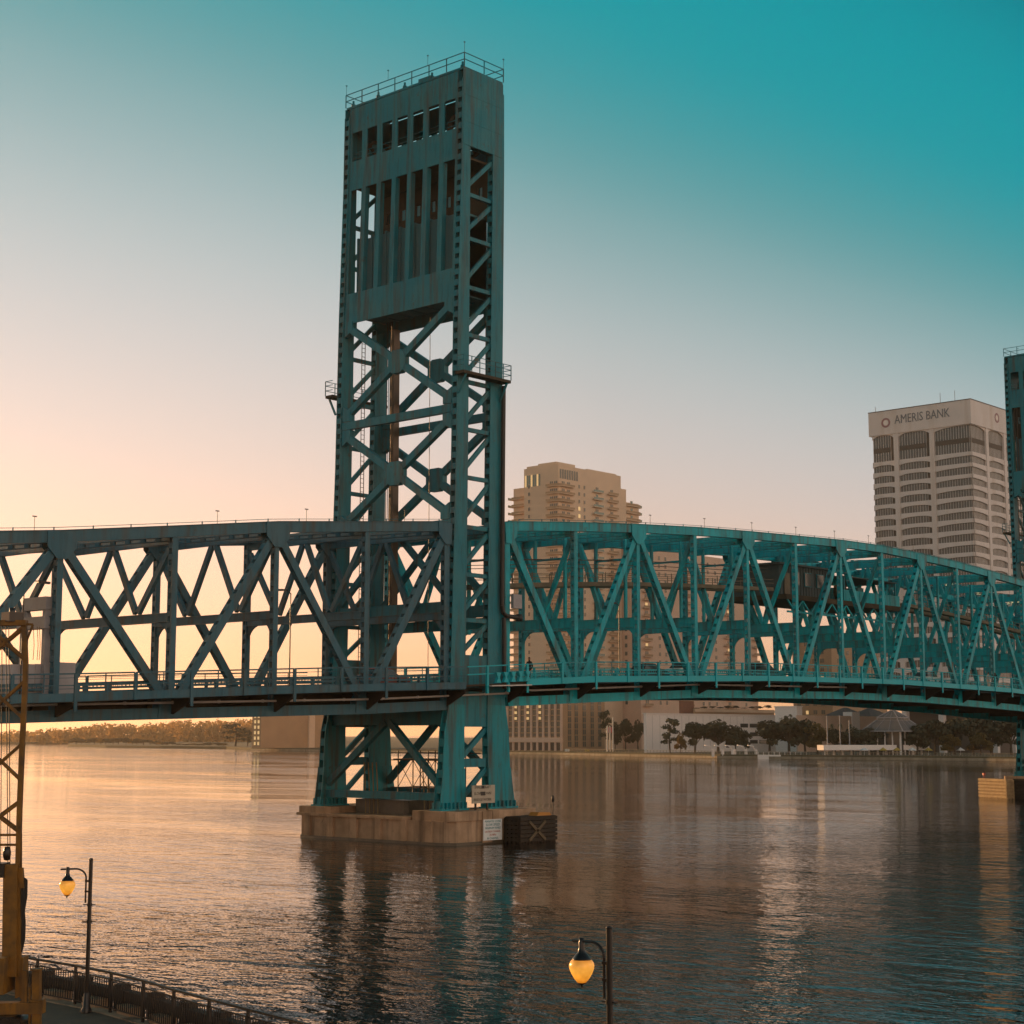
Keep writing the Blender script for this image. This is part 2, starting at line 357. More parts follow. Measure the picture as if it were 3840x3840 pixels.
# near bank
RP = [Vector((x, y, 0)) for x, y in ((-74.2, -20), (-74.3, -45), (-74.35, -57.5), (-74.38, -61), (-74.8, -63.65), (-75.35, -66), (-75.75, -68.1), (-76.15, -70.3), (-76.55, -72.7), (-77.9, -78.5), (-81, -87), (-86.5, -97), (-95, -112), (-99, -140))]
mb = MB(); poly = [Vector((p.x - 0.25, p.y, -1)) for p in RP] + [Vector((-400, -140, -1)), Vector((-400, -20, -1))]
mb.prism(poly, (0, 0, 2.0)); structure(mb.obj('promenade_ground', PAVE))
mb = MB().box(-1500, -80.2, -19.99, 1500, -1, 1.2); mb.box(-1500, -101, -1500, -141, -1, 1.2); structure(mb.obj('near_bank_ground', LAND))

# ------------------------------------------------------------------ bridge
P = 9.27; YN, YF = -7.5, 6.9; YS = -9.9; X0 = 3.24; NL = 14; XM = X0 + P * NL / 2
ZTL = [(-78.2, 18.0), (-50.3, 21.2), (-41.1, 22.14), (-31.9, 23.3), (-22.7, 24.48), (-13.2, 25.38), (-4, 26.26)]
ZBL = [(-78, 9.2), (-43, 10.33), (-31.5, 10.65), (-13, 11.16), (-4, 11.58)]
ZTR = [(3.2, 26.95), (12.66, 27.77), (21.8, 28.46), (31.1, 29.04), (40.25, 29.47), (49.6, 29.83), (59.2, 30.2), (68.1, 30.32), (77.3, 30.14), (86.75, 29.87), (96.1, 29.39), (105.4, 28.86), (114.5, 28.15), (123.8, 27.3), (133, 26.4)]
ZBR = [(3.2, 11.95), (6.9, 12.12), (30.7, 13.12), (58.3, 13.43), (76.2, 13.3), (101.4, 12.64), (133, 11.3)]
ZSW = [(-80, 9.85), (-41.6, 11.39), (-17.7, 12.5), (-3.65, 12.98), (3.2, 13.4), (10.8, 13.84), (40.7, 14.66), (66, 14.92), (95.6, 14.52), (133, 13.2), (175, 11.3)]
ZSL = [(-78, 12.6), (-41, 16.2), (-31.8, 16.9), (-22.5, 17.55), (-13.3, 18.05), (-4, 18.45)]
ZSR = [(3.2, 18.3), (12.6, 18.7), (30.6, 19.7), (58.5, 20.3), (77, 19.75), (105, 18.9), (133, 17.5)]
zsw = lambda x: lerp(ZSW, x)

def truss_span(root, xs, tset, zt, zb, zs, PT, PT2, sd_=0.85):
    """two trusses with sway frames, laterals, floor beams, deck, sidewalks and railings"""
    T = lambda i: lerp(zt, xs[i]) - 0.40
    B = lambda i: lerp(zb, xs[i]) - 0.40
    n = len(xs)
    for y in (YN, YF):
        for i in range(n - 1):
            a, b = (xs[i], y, T(i)), (xs[i + 1], y, T(i + 1))
            m = MB(); m.beam(a, b, 0.62, 0.78); m.beam((a[0], y, a[2] + .41), (b[0], y, b[2] + .41), 0.78, 0.05); m.obj('top_chord', PT, root)
            a, b = (xs[i], y, B(i)), (xs[i + 1], y, B(i + 1))
            m = MB(); m.beam(a, b, 0.62, 0.72); m.beam((a[0], y, a[2] - .385), (b[0], y, b[2] - .385), 0.8, 0.05); m.obj('bottom_chord', PT, root)
        for i in range(n):
            end = i in (0, n - 1)
            d = 0.62 if end else (0.44 if i in tset else 0.5)
            m = MB().perf((xs[i], y, B(i) + .36), (xs[i], y, T(i) - .39), 0.46, d, 0.78, 0.40)
            o = m.obj('vertical_post', PT, root)
            gy = 0.36
            if i in tset:
                t = T(i); x = xs[i]; e0 = -0.7 if not end or i else -0.35; lo = x - (1.15 if i else .45); hi = x + (1.15 if i < n - 1 else .45)
                for k in (-1, 1):
                    MB().prism([(lo, y + k * gy - .02, t + .3), (hi, y + k * gy - .02, t + .3), (hi - .05, y + k * gy - .02, t - .75), (x + .35, y + k * gy - .02, t - 1.5), (x - .35, y + k * gy - .02, t - 1.5), (lo + .05, y + k * gy - .02, t - .75)], (0, .04, 0)).obj('gusset_plate', PT, o)
            else:
                b_ = B(i); x = xs[i]
                for k in (-1, 1):
                    MB().prism([(x - 1.2, y + k * gy - .02, b_ - .3), (x + 1.2, y + k * gy - .02, b_ - .3), (x + 1.1, y + k * gy - .02, b_ + .7), (x + .4, y + k * gy - .02, b_ + 1.6), (x - .4, y + k * gy - .02, b_ + 1.6), (x - 1.1, y + k * gy - .02, b_ + .7)], (0, .04, 0)).obj('gusset_plate', PT, o)
        for i in range(n):
            if i not in tset: continue
            for j in (i - 1, i + 1):
                if 0 <= j < n:
                    p = Vector((xs[i], y, T(i) - .3)); q = Vector((xs[j], y, B(j) + .3)); t = (q - p).normalized()
                    MB().perf(p + t * .45, q - t * .45, 0.5, 0.66 if (i in (0, n - 1)) else 0.6, 0.95, 0.6).obj('diagonal', PT, root)
    # sway frames
    for i in range(n):
        x, t, z1 = xs[i], T(i), lerp(zs, xs[i])
        y0, y1 = YN + .24, YF - .24
        MB().beam((x, y0, t - .35), (x, y1, t - .35), 0.3, 1.0, (1, 0, 0)).obj('top_strut', PT, root)
        m = MB(); hd = sd_ / 2 + .015; m.beam((x, y0, z1), (x, y1, z1), 0.34, sd_, (1, 0, 0)); m.beam((x, y0, z1 + hd), (x, y1, z1 + hd), 0.5, .05, (1, 0, 0)); m.beam((x, y0, z1 - hd), (x, y1, z1 - hd), 0.5, .05, (1, 0, 0)); m.obj('sway_strut', PT, root)
        ym = (y0 + y1) / 2; qa, qb = y0 + (y1 - y0) * .26, y0 + (y1 - y0) * .74
        zt_, zl = t - .86, z1 + .47
        for a, b in (((y0 + .1, zt_ - .3), (qa, zl)), ((ym - .25, zt_), (qa + .3, zl)), ((ym + .25, zt_), (qb - .3, zl)), ((y1 - .1, zt_ - .3), (qb, zl))):
            MB().beam((x, a[0], a[1]), (x, b[0], b[1]), 0.3, 0.42, (1, 0, 0)).obj('sway_brace', PT, root)
        m = MB()
        for k, yy in ((1, y0), (-1, y1)):
            pts = [(x - .1, yy, z1 - hd), (x - .1, yy + k * 1.5, z1 - hd)]
            for q in range(1, 7):
                g = math.pi / 2 * q / 7; pts.append((x - .1, yy + k * 1.5 * (1 - math.sin(g)), z1 - hd - 1.5 * (1 - math.cos(g))))
            pts.append((x - .1, yy, z1 - hd - 1.5)); m.prism(pts, (.2, 0, 0))
        m.obj('knee_bracket', PT, root)
    for i in range(n - 1):
        za, zb_ = T(i) - .1, T(i + 1) - .1
        MB().perf((xs[i], YN + .3, za), (xs[i + 1], YF - .3, zb_), 0.34, 0.3, 1.1, .35, .05, (0, 0, 1)).obj('lateral_brace', PT, root)
        MB().perf((xs[i], YF - .3, za - .36), (xs[i + 1], YN + .3, zb_ - .36), 0.34, 0.3, 1.1, .35, .05, (0, 0, 1)).obj('lateral_brace', PT, root)
    # floor
    for i in range(n):
        x = xs[i]; zd = zsw(x) - .32; b_ = B(i)
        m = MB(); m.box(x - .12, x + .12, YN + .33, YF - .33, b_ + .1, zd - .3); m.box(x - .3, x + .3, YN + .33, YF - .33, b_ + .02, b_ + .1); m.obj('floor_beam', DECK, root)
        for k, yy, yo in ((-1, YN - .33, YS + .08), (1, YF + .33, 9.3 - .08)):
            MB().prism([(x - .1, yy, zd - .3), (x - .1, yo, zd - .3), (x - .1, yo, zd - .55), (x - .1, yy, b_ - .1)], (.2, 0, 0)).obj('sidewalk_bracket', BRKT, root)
    for i in range(n - 1):
        xa, xb = xs[i], xs[i + 1]; za, zc = zsw(xa) - .32, zsw(xb) - .32
        m = MB()
        for yy in (-5, -2.8, -.6, 1.6, 3.8, 5.6):
            m.beam((xa + .13, yy, za - .65), (xb - .13, yy, zc - .65), .25, .6)
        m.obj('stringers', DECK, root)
        m = MB(); m.prism([(xa, YN + .42, za - .28), (xb, YN + .42, zc - .28), (xb, YN + .42, zc), (xa, YN + .42, za)], (0, YF - YN - .84, 0)); m.obj('road_slab', ROADM, root)
        for nm, ya, yb in (('sidewalk', YS + .06, YN - .42), ('sidewalk', YF + .42, 9.24)):
            MB().prism([(xa, ya, za - .2), (xb, ya, zc - .2), (xb, ya, zc + .1), (xa, ya, za + .1)], (0, yb - ya, 0)).obj(nm, DECK, root)
        for yy in (YS, 9.3):
            MB().prism([(xa + .01, yy - .05, za - .22), (xb - .01, yy - .05, zc - .22), (xb - .01, yy - .05, zc + .32), (xa + .01, yy - .05, za + .32)], (0, .1, 0)).obj('fascia_plate', PT2, root)
        # railings
        for yy, near in ((YS, True), (9.3, False)):
            for h_ in range(2):
                x = xa + (xb - xa) * h_ / 2; z = zsw(x)
                lo = z - (1.15 if h_ == 0 else .56)
                m = MB(); m.box(x - .12, x + .12, yy - .13, yy - .06, lo, z + 1.22); m.box(x - .03, x + .03, yy - .06, yy + .12, z, z + 1.22)
                m.obj('railing_post', PT2, root)
                x2 = xa + (xb - xa) * (h_ + 1) / 2; z2 = zsw(x2)
                m = MB()
                for hh, w in ((1.24, .1), (.98, .035), (.50, .07), (.28, .035)):
                    m.beam((x + .05, yy, z + hh), (x2 - .05, yy, z2 + hh), w * .9, w)
                xm = (x + x2) / 2; zm = (z + z2) / 2; m.box(xm - .03, xm + .03, yy - .03, yy + .03, zm + .05, zm + 1.2)
                m.obj('railing_bars', PT, root)
            # traffic barrier beside the truss
            yb_ = YN + .75 if near else YF - .75
            m = MB(); k = 12
            for hh, w in ((.95, .13), (.62, .16), (.33, .16)): m.beam((xa, yb_, za + hh), (xb, yb_, zc + hh), .1, w)
            for q in range(4): x = xa + (xb - xa) * q / 4; z = zsw(x) - .32; m.box(x - .09, x + .09, yb_ - .1, yb_ + .1, z - .01, z + .98)
            for q in range(28): x = xa + (xb - xa) * (q + .5) / 28; z = zsw(x) - .32; m.box(x - .02, x + .02, yb_ - .02, yb_ + .02, z + .68, z + .9)
            m.obj('traffic_barrier', PT, root)

# approach span (left)
xsL = [-4.0 - P * k for k in range(8, -1, -1)]; xsL[-1] = -4.25
apr = thing('approach_span', 'grey teal steel truss span running off to the left of the near tower', 'bridge', (-4, -.3, 0), 'truss spans of the bridge')
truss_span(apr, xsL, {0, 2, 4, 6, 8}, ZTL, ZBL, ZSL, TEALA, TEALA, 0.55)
# lift span
xsR = [X0 + P * k for k in range(NL + 1)]
lif = thing('lift_span', 'bright teal arched truss span hung between the two towers', 'bridge', (XM, -.3, 0), 'truss spans of the bridge')
truss_span(lif, xsR, set(range(0, NL + 1, 2)), ZTR, ZBR, ZSR, TEALL, TEAL2)
# conduits
m = MB(); pts = [(x, YN - .55, lerp(ZBL, x) + .32) for x in range(-78, 4, 3)] + [(2.6, YN - .55, 12.3)]; m.path(pts, .085, 7)
for x in range(-76, 3, 4): m.tube((x, YN - .55, lerp(ZBL, x) + .33), (x + .2, YN - .55, lerp(ZBL, x + .2) + .33), .12, 7)
m.obj('conduit_pipe', PIPE, apr)
m = MB(); pts = [(2.7, YN - .55, 12.32), (3.3, YN - .55, 12.75)] + [(x, YN - .55, lerp(ZBR, x) + .45) for x in range(6, 61, 3)]; m.path(pts, .085, 7)
m.obj('conduit_pipe', PIPE, lif)
# small mast lights on the top chords
for sp, tab, xx in ((apr, ZTL, (-43, -28, -19.5, -9)), (lif, ZTR, (24, 33, 41.5, 50, 58, 65.5, 76))):
    for x in xx:
        z = lerp(tab, x); m = MB(); m.tube((x, YN, z), (x, YN, z + .95), .022, 5); m.beam((x - .16, YN, z + .97), (x + .16, YN, z + .97), .05, .07); m.obj('lightning_rod', BLACKM, sp)
for sp, tab, x0, x1 in ((apr, ZTL, -75, -5), (lif, ZTR, 5, 130)):
    m = MB(); k = int((x1 - x0) / 3)
    pts = [(x0 + (x1 - x0) * i / k, YN, lerp(tab, x0 + (x1 - x0) * i / k) + .22) for i in range(k + 1)]
    m.path(pts, .02, 4)
    for p in pts: m.box(p[0] - .03, p[0] + .03, YN - .03, YN + .03, p[2] - .2, p[2] + .04)
    m.obj('safety_line', TEAL, sp)
# catwalk inside the lift span
zc_ = lambda x: lerp(ZTR, x) - 4.1
for yy in (0.3, -2.2):
    for xa_, xb_, k in ((X0 + 1, 53, 6), (83, 132, 6)):
        for i in range(k):
            a, b = xa_ + (xb_ - xa_) * i / k, xa_ + (xb_ - xa_) * (i + 1) / k - .02
            c = MB().beam((a, yy, zc_(a) - 1.25), (b, yy, zc_(b) - 1.25), .9, .4).obj('catwalk', CATW, lif)
            m = MB()
            for hh in (.45, .85): m.beam((a, yy - .45, zc_(a) - 1.05 + hh), (b, yy - .45, zc_(b) - 1.05 + hh), .04, .05)
            for q in range(3): x = a + (b - a) * q / 3; m.box(x - .03, x + .03, yy - .48, yy - .42, zc_(x) - 1.1, zc_(x) - .1)
            m.obj('catwalk_rail', CATW, c)
for i in range(0, 13):
    x = X0 + 4.5 + P * i
    if 50 < x < 86: continue
    for yy in (-2.7, 1.0): MB().beam((x, yy, lerp(ZTR, x) - .9), (x, yy, lerp(ZTR, x) - 9.6), .22, .34).obj('catwalk_hanger', TEALL, lif)
    MB().beam((x, -2.7, lerp(ZTR, x) - 2.9), (x, 1.0, lerp(ZTR, x) - 2.9), .12, .2, (1, 0, 0)).obj('hanger_tie', TEALL, lif)
m = MB()
for yy, dz in ((-1.8, 3.0), (-1.4, 3.4), (.1, 2.8), (.6, 3.6)):
    m.path([(X0 + 50 * i / 12, yy, lerp(ZTR, X0 + 50 * i / 12) - dz) for i in range(13)], .035, 5)
m.obj('power_cables', STEELC, lif)

# control house in the middle of the lift span
ch = thing('control_house', 'dark grey machine house hung in the middle of the lift span truss', 'control house', (XM, -1, 23.6))
MB().box(53.8, 79.5, -3.8, 4.2, 23.55, 24.1).obj('floor_deck', DECK, ch)
w = MB().box(54.2, 65.0, -2.6, 3.4, 24.1, 27.5).obj('house_wall', HOUSEM, ch)
MB().box(53.9, 65.3, -2.9, 3.7, 27.5, 27.72).obj('roof', HOUSEM, ch)
for k in range(18): x = 54.4 + k * .6; MB().box(x, x + .06, -2.66, -2.602, 24.15, 27.45).obj('cladding_rib', HOUSEM, ch)
for k in range(3):
    x = 56.7 + k * 2.6; m = MB(); m.box(x, x + 1.5, -2.76, -2.67, 25.3, 26.9); f = m.obj('window', TEAL, ch)
    MB().box(x + .08, x + 1.42, -2.785, -2.762, 25.38, 26.82).obj('pane', GLASSD, f)
MB().box(55.1, 56.2, -2.75, -2.67, 24.1, 26.6).obj('door', CATW, ch)
for k in range(11):
    x = 66.0 + k * 1.2; MB().box(x, x + 1.12, -3.82, -3.74, 24.1, 25.35).obj('balcony_panel', TEALL, ch)
for i, (x, w_, h_) in enumerate(((67.5, 1.8, 1.7), (70, 2.6, 1.2), (73.4, 1.4, 2.1), (75.6, 2.2, 1.5))):
    c = MB().box(x, x + w_, -1.4, 1.6, 24.1, 24.1 + h_).obj('machine_cover', HOUSEM if i % 2 else TEAL, ch)
for y in (-1.8, 2.2):
    m = MB(); n = 20
    for i in range(n):
        a0, a1 = 2 * math.pi * i / n, 2 * math.pi * (i + 1) / n
        m.prism([(69 + r * math.cos(a), y, 25.4 + r * math.sin(a)) for r, a in ((1.25, a0), (1.25, a1), (1.0, a1), (1.0, a0))], (0, .4, 0))
    for i in range(3): a = math.pi * i / 3; m.beam((69 - 1.05 * math.cos(a), y + .2, 25.4 - 1.05 * math.sin(a)), (69 + 1.05 * math.cos(a), y + .2, 25.4 + 1.05 * math.sin(a)), .14, .14)
    m.obj('winding_drum', DECK, ch)
for x in (66.6, 72, 78.6): MB().box(x - .09, x + .09, -3.6, -3.42, 24.1, 26.9).obj('canopy_post', TEAL, ch)
MB().box(66.2, 79.0, -3.6, 3.6, 26.9, 27.02).obj('canopy_roof', HOUSEM, ch)
for i in range(8):
    a = 54.2 + i * 3.15
    for p, q in (((a, 23.55), (a + 1.57, 22.2)), ((a + 1.57, 22.2), (a + 3.15, 23.55))): MB().beam((p[0], -3.6, p[1]), (q[0], -3.6, q[1]), .16, .16).obj('truss_web', TEALL, ch)
MB().beam((54.2, -3.6, 22.2), (79.4, -3.6, 22.2), .2, .2).obj('truss_chord', TEALL, ch)

# ------------------------------------------------------------------ towers
CAx0 = [(2.5, -5.25), (5.2, -4.95), (9, -4.75), (10, -4.35), (14.3, -4.02), (20.4, -3.83), (32, -3.5), (46, -3.3), (58, -2.97), (66, -2.9)]
CAx1 = [(2.5, -2.35), (9, -2.38), (20, -2.2), (32, -2.06), (58, -1.88), (66, -1.85)]
CBx0 = [(2.5, .6), (9, .42), (20, .5), (32, .66), (58, 1.0), (66, 1.0)]
CBx1 = [(2.5, 3.75), (5.2, 3.3), (9, 3.1), (10, 2.75), (15, 2.38), (20, 2.1), (32, 2.17), (46, 2.35), (58, 2.47), (66, 2.46)]
def make_tower(label, flip, near):
    fx = (lambda x: 2 * XM - x) if flip else (lambda x: x)
    root = thing('lift_tower', label, 'bridge tower', (fx(-.5), -.4, 2.8), 'lift towers of the bridge')
    def bx(x0, x1, *a):
        m = MB(); a0, a1 = fx(x0), fx(x1); return m.box(min(a0, a1), max(a0, a1), *a)
    V = lambda x, y, z: (fx(x), y, z)
    ZL = [2.75, 5.2, 9, 11.2, 14.3, 20.4, 32, 46, 58, 65.0]
    for ya, yb in ((-8.0, -7.38), (6.3, 6.92)):
        for t0, t1, out0 in ((CAx0, CAx1, True), (CBx0, CBx1, False)):
            m = MB()
            for za, zb_ in zip(ZL, ZL[1:]):
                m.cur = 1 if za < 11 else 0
                for yy in (ya, yb - .07):
                    a0, a1, b0, b1 = lerp(t0, za), lerp(t1, za), lerp(t0, zb_), lerp(t1, zb_)
                    m.prism([V(a0, yy, za), V(a1, yy, za), V(b1, yy, zb_), V(b0, yy, zb_)], (0, .07, 0))
            z = 2.8
            while z < 64.6:
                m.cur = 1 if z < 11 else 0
                for tt, sg in ((t0, 1), (t1, -1)):
                    ph = .5 if z > 9.5 else .62
                    xa, xb = lerp(tt, z) , lerp(tt, z + ph)
                    m.prism([V(xa + .01 * sg, ya + .07, z), V(xa + .09 * sg, ya + .07, z), V(xb + .09 * sg, ya + .07, z + ph), V(xb + .01 * sg, ya + .07, z + ph)], (0, yb - ya - .14, 0))
                z += .93 if z > 9.5 else 1.25
            # a centre web keeps the column from being see-through
            for za, zb_ in zip(ZL, ZL[1:]):
                xa, xb = (lerp(t0, za) + lerp(t1, za)) / 2, (lerp(t0, zb_) + lerp(t1, zb_)) / 2
                m.prism([V(xa - .03, ya + .07, za), V(xa + .03, ya + .07, za), V(xb + .03, ya + .07, zb_), V(xb - .03, ya + .07, zb_)], (0, yb - ya - .14, 0))
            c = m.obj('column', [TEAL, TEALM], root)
            # flared foot with its base plate and anchor stiffeners
            xa, xb = lerp(t0, 2.8), lerp(t1, 2.8); m = MB()
            yo, yi = (ya - .22, yb + .15) if ya < 0 else (ya - .15, yb + .22)
            zf = 6.0
            m.prism([V(xa - .12, ya - .03, 2.78), V(xb + .12, ya - .03, 2.78), V(lerp(t1, zf), ya - .03, zf), V(lerp(t0, zf), ya - .03, zf)], (0, -.05, 0))
            m.prism([V(xa - .12, yb + .03, 2.78), V(xb + .12, yb + .03, 2.78), V(lerp(t1, zf), yb + .03, zf), V(lerp(t0, zf), yb + .03, zf)], (0, .05, 0))
            a0, a1 = fx(xa - .2), fx(xb + .2); m.box(min(a0, a1), max(a0, a1), ya - .35, yb + .35, 2.66, 2.8)
            for k in range(7):
                xx = xa + .05 + (xb - xa - .1) * k / 6; a0, a1 = fx(xx - .05), fx(xx + .05)
                m.box(min(a0, a1), max(a0, a1), ya - .3, ya - .085, 2.8, 3.3); m.box(min(a0, a1), max(a0, a1), yb + .085, yb + .3, 2.8, 3.3)
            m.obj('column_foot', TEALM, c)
    # side faces: zig-zag bracing
    lev = [18.2, 22.0, 26.0, 30.2, 34.3, 38.4, 42.5, 46.65, 50.95, 54.85, 58.9]
    for yy in (-7.7, 6.6):
        for i, z in enumerate(lev[:-1]):
            MB().beam(V(lerp(CAx1, z) - .02, yy, z), V(lerp(CBx0, z) + .02, yy, z), .3, .34).obj('side_strut', TEAL, root)
            z2 = lev[i + 1]
            MB().beam(V(lerp(CAx1, z) - .1, yy - .0, z + .75), V(lerp(CBx0, z2) + .1, yy, z2 - .45), .26, .36).obj('side_brace', TEAL, root)
        MB().beam(V(lerp(CAx1, 15.6) - .1, yy, 15.6), V(lerp(CBx0, 18) + .1, yy, 17.9), .26, .36).obj('side_brace', TEAL, root)
        x0_, x1_ = lerp(CAx1, 15) - .05, lerp(CBx0, 15) + .05
        bx(x0_, x1_, yy - .2, yy + .2, 12.6, 15.3).obj('portal_plate', TEAL, root)
        bx(lerp(CAx1, 10) - .03, lerp(CBx0, 10) + .03, yy - .2, yy + .2, 9.4, 12.3).obj('portal_plate', TEAL, root)
        MB().beam(V(-2.36, yy, 6.45), V(.45, yy, 6.45), .3, .7).obj('side_strut', TEAL, root)
        MB().beam(V(-2.4, yy, 6.95), V(.45, yy, 9.2), .28, .42).obj('side_brace', TEAL, root)
        MB().beam(V(-2.4, yy, 3.6), V(.5, yy, 6.0), .28, .42).obj('side_brace', TEAL, root)
        bx(-2.84, 2.3, yy - .33, yy - .29, 59.1, 65.9).obj('head_panel', TEAL, root); bx(-2.84, 2.3, yy + .29, yy + .33, 59.1, 65.9).obj('head_panel', TEAL, root)
        m = MB()
        for z in (61.2, 63.6): a0, a1 = fx(-2.86), fx(2.4); m.box(min(a0, a1), max(a0, a1), yy - .345, yy - .331, z, z + .06)
        for x in (-.6, .7):
            a0, a1 = fx(x), fx(x + .05); m.box(min(a0, a1), max(a0, a1), yy - .341, yy - .331, 59.1, 65.9)
        m.obj('seam_strips', TEAL, root)
    # cross faces
    for xf, sg, tx in ((CAx0, 1, -.0), (CBx1, -1, 0)):
        g = lambda z, o=.18: lerp(xf, z) + sg * o
        y0, y1 = -7.36, 6.28
        def panel(name, za, zb_, o=.12, th=.12, ya=y0, yb=y1):
            m = MB(); a, b = g(za, o), g(zb_, o)
            m.prism([V(a, ya, za), V(a + sg * th, ya, za), V(b + sg * th, ya, zb_), V(b, ya, zb_)], (0, yb - ya, 0)); return m.obj(name, TEAL, root)
        panel('portal_panel', 63.42, 65.8); panel('portal_panel', 57.95, 60.68); panel('portal_panel', 45.4, 48.2)
        nw = 7; pit = (y1 - y0) / nw
        panel('window_jamb', 60.68, 63.42, ya=y0, yb=y0 + .3); panel('window_jamb', 60.68, 63.42, ya=y1 - .3, yb=y1)
        for k in range(1, nw):
            yc = y0 + pit * k
            panel('window_mullion', 60.68, 63.42, ya=yc - .33, yb=yc + .33)
            panel('stiffening_rib', 48.2, 57.95, ya=yc - .27, yb=yc + .27, th=.5)
        panel('stiffening_rib', 48.2, 57.95, ya=y0, yb=y0 + .28); panel('stiffening_rib', 48.2, 57.95, ya=y1 - .28, yb=y1)
        m = MB()
        for hh in (61.2, 61.65): m.beam(V(g(hh, .6), y0, hh), V(g(hh, .6), y1, hh), .05, .06, (1, 0, 0))
        m.obj('guard_rail', TEAL, root)
        def cross(za, zb_, o=.35):
            ya, yb = y0 + .1, y1 - .1; zc = (za + zb_) / 2; yc = (ya + yb) / 2
            for (p1, z1), (p2, z2) in (((ya, zb_), (yc, zc)), ((yb, zb_), (yc, zc)), ((ya, za), (yc, zc)), ((yb, za), (yc, zc))):
                MB().beam(V(g(z1, o), p1, z1), V(g(z2, o), p2, z2), .5, .62, (1, 0, 0)).obj('cross_brace', TEAL, root)
            m = MB(); r = 1.15
            for k in range(1):
                pts = [V(g(zc, o - .28), yc + r * a, zc + r * b) for a, b in ((-.9, .45), (-.45, .9), (.45, .9), (.9, .45), (.9, -.45), (.45, -.9), (-.45, -.9), (-.9, -.45))]
                m.prism(pts, (fx(.56 * sg) - fx(0), 0, 0))
            m.obj('gusset_plate', TEAL, root)
            for yy, zz, ky, kz in ((ya, zb_, 1, -1), (yb, zb_, -1, -1), (ya, za, 1, 1), (yb, za, -1, 1)):
                pts = [V(g(zz, o - .28), yy, zz - kz * .3), V(g(zz, o - .28), yy + ky * 1.0, zz - kz * .3), V(g(zz, o - .28), yy + ky * 1.0, zz + kz * .55), V(g(zz, o - .28), yy, zz + kz * 1.1)]
                MB().prism(pts, (fx(.56 * sg) - fx(0), 0, 0)).obj('corner_gusset', TEAL, root)
        cross(36.75, 45.3); cross(26.9, 35.35)
        for z in (36.05, 26.2): MB().beam(V(g(z, .35), y0, z), V(g(z, .35), y1, z), .5, .7, (1, 0, 0)).obj('cross_strut', TEAL, root)
        MB().beam(V(g(19, .45), y0, 19.2), V(g(19, .45), y1, 19.2), .5, 1.0, (1, 0, 0)).obj('cross_strut', TEAL, root)
        for a, b in (((y0 + .3, 20), (-.6, 26)), ((y1 - .3, 20), (-.5, 26))): MB().beam(V(g(20, .45), a[0], a[1]), V(g(26, .45), b[0], b[1]), .4, .5, (1, 0, 0)).obj('cross_brace', TEAL, root)
        # below the deck: A-frame bracing and sill strut
        MB().beam(V(g(10.1, .6), y0, 10.3), V(g(10.1, .6), y1, 10.3), .5, 1.5, (1, 0, 0)).obj('cross_strut', TEAL, root)
        for a in (y0 + .1, y1 - .1): MB().beam(V(g(4.6, .6), a, 4.6), V(g(9.7, .6), -.55 + (.25 if a > 0 else -.25), 9.8), .45, .55, (1, 0, 0)).obj('cross_brace', TEAL, root)
        MB().beam(V(g(3.7, .6), y0, 3.75), V(g(3.7, .6), y1, 3.75), .45, .62, (1, 0, 0)).obj('cross_strut', TEAL, root)
    # roof and rails
    bx(-2.7, 2.25, -8.0, 6.9, 65.9, 66.1).obj('roof_slab', TEAL, root)
    m = MB()
    cs = [(-2.75, -8.05), (-2.75, 6.95), (2.3, 6.95), (2.3, -8.05)]
    for (xa, ya), (xb, yb) in zip(cs, cs[1:] + cs[:1]):
        for hh in (.62, 1.22): m.beam(V(xa, ya, 66.1 + hh), V(xb, yb, 66.1 + hh), .06, .06, (0, 0, 1))
        L_ = math.hypot(xb - xa, yb - ya); k = max(2, int(L_ / 1.9))
        for i in range(k): x, y = xa + (xb - xa) * i / k, ya + (yb - ya) * i / k; p = V(x, y, 0); m.box(p[0] - .035, p[0] + .035, y - .035, y + .035, 66.1, 67.34)
    m.obj('roof_railing', TEAL, root)
    for x, y in ((-2.75, -8.05), (-2.75, -3.6), (-2.75, 1.4), (-2.75, 6.9), (2.3, -8.05)):
        p = V(x, y, 67.3); m = MB(); m.tube(p, (p[0], y, 68.2), .02, 5); m.box(p[0] - .06, p[0] + .06, y - .06, y + .06, 68.2, 68.28); m.obj('lightning_rod', TEAL, root)
    for y in (-7.6, -3.9, -.5, 2.9, 6.2): p = V(-2.5, y, 66.1); m = MB(); m.lathe([(.0, 0), (.2, 0), (.2, .22), (.1, .3), (.1, .55), (0, .58)], p, 10); m.obj('roof_vent', TEAL, root)
    bx(-2.3, -1.3, -3.6, -2.0, 66.1, 66.6).obj('roof_hatch', TEAL, root)
    # inner floors and sheaves
    bx(-2.6, 2.1, -7.3, 6.2, 58.3, 58.5).obj('machinery_floor', DECK, root)
    for y in (-5.9, 4.9):
        c = V(-.3, y, 61.0); m = MB(); n = 28
        for k, r0, r1, h in ((0, 2.05, 1.8, .5),):
            for i in range(n):
                a0, a1 = 2 * math.pi * i / n, 2 * math.pi * (i + 1) / n
                pts = [(c[0] + r * math.cos(a), y - h / 2, c[2] + r * math.sin(a)) for r, a in ((r0, a0), (r0, a1), (r1, a1), (r1, a0))]; m.prism(pts, (0, h, 0))
        for i in range(8): a = math.pi * i / 4; m.beam(c, (c[0] + 1.85 * math.cos(a), y, c[2] + 1.85 * math.sin(a)), .2, .2)
        m.obj('sheave_wheel', DECK, root)
    for za, zb_ in ((53.3, 55.55), (56.6, 58.28)): bx(1.2, 1.4, -7.2, 6.2, za, zb_).obj('inner_girder', DECK, root)
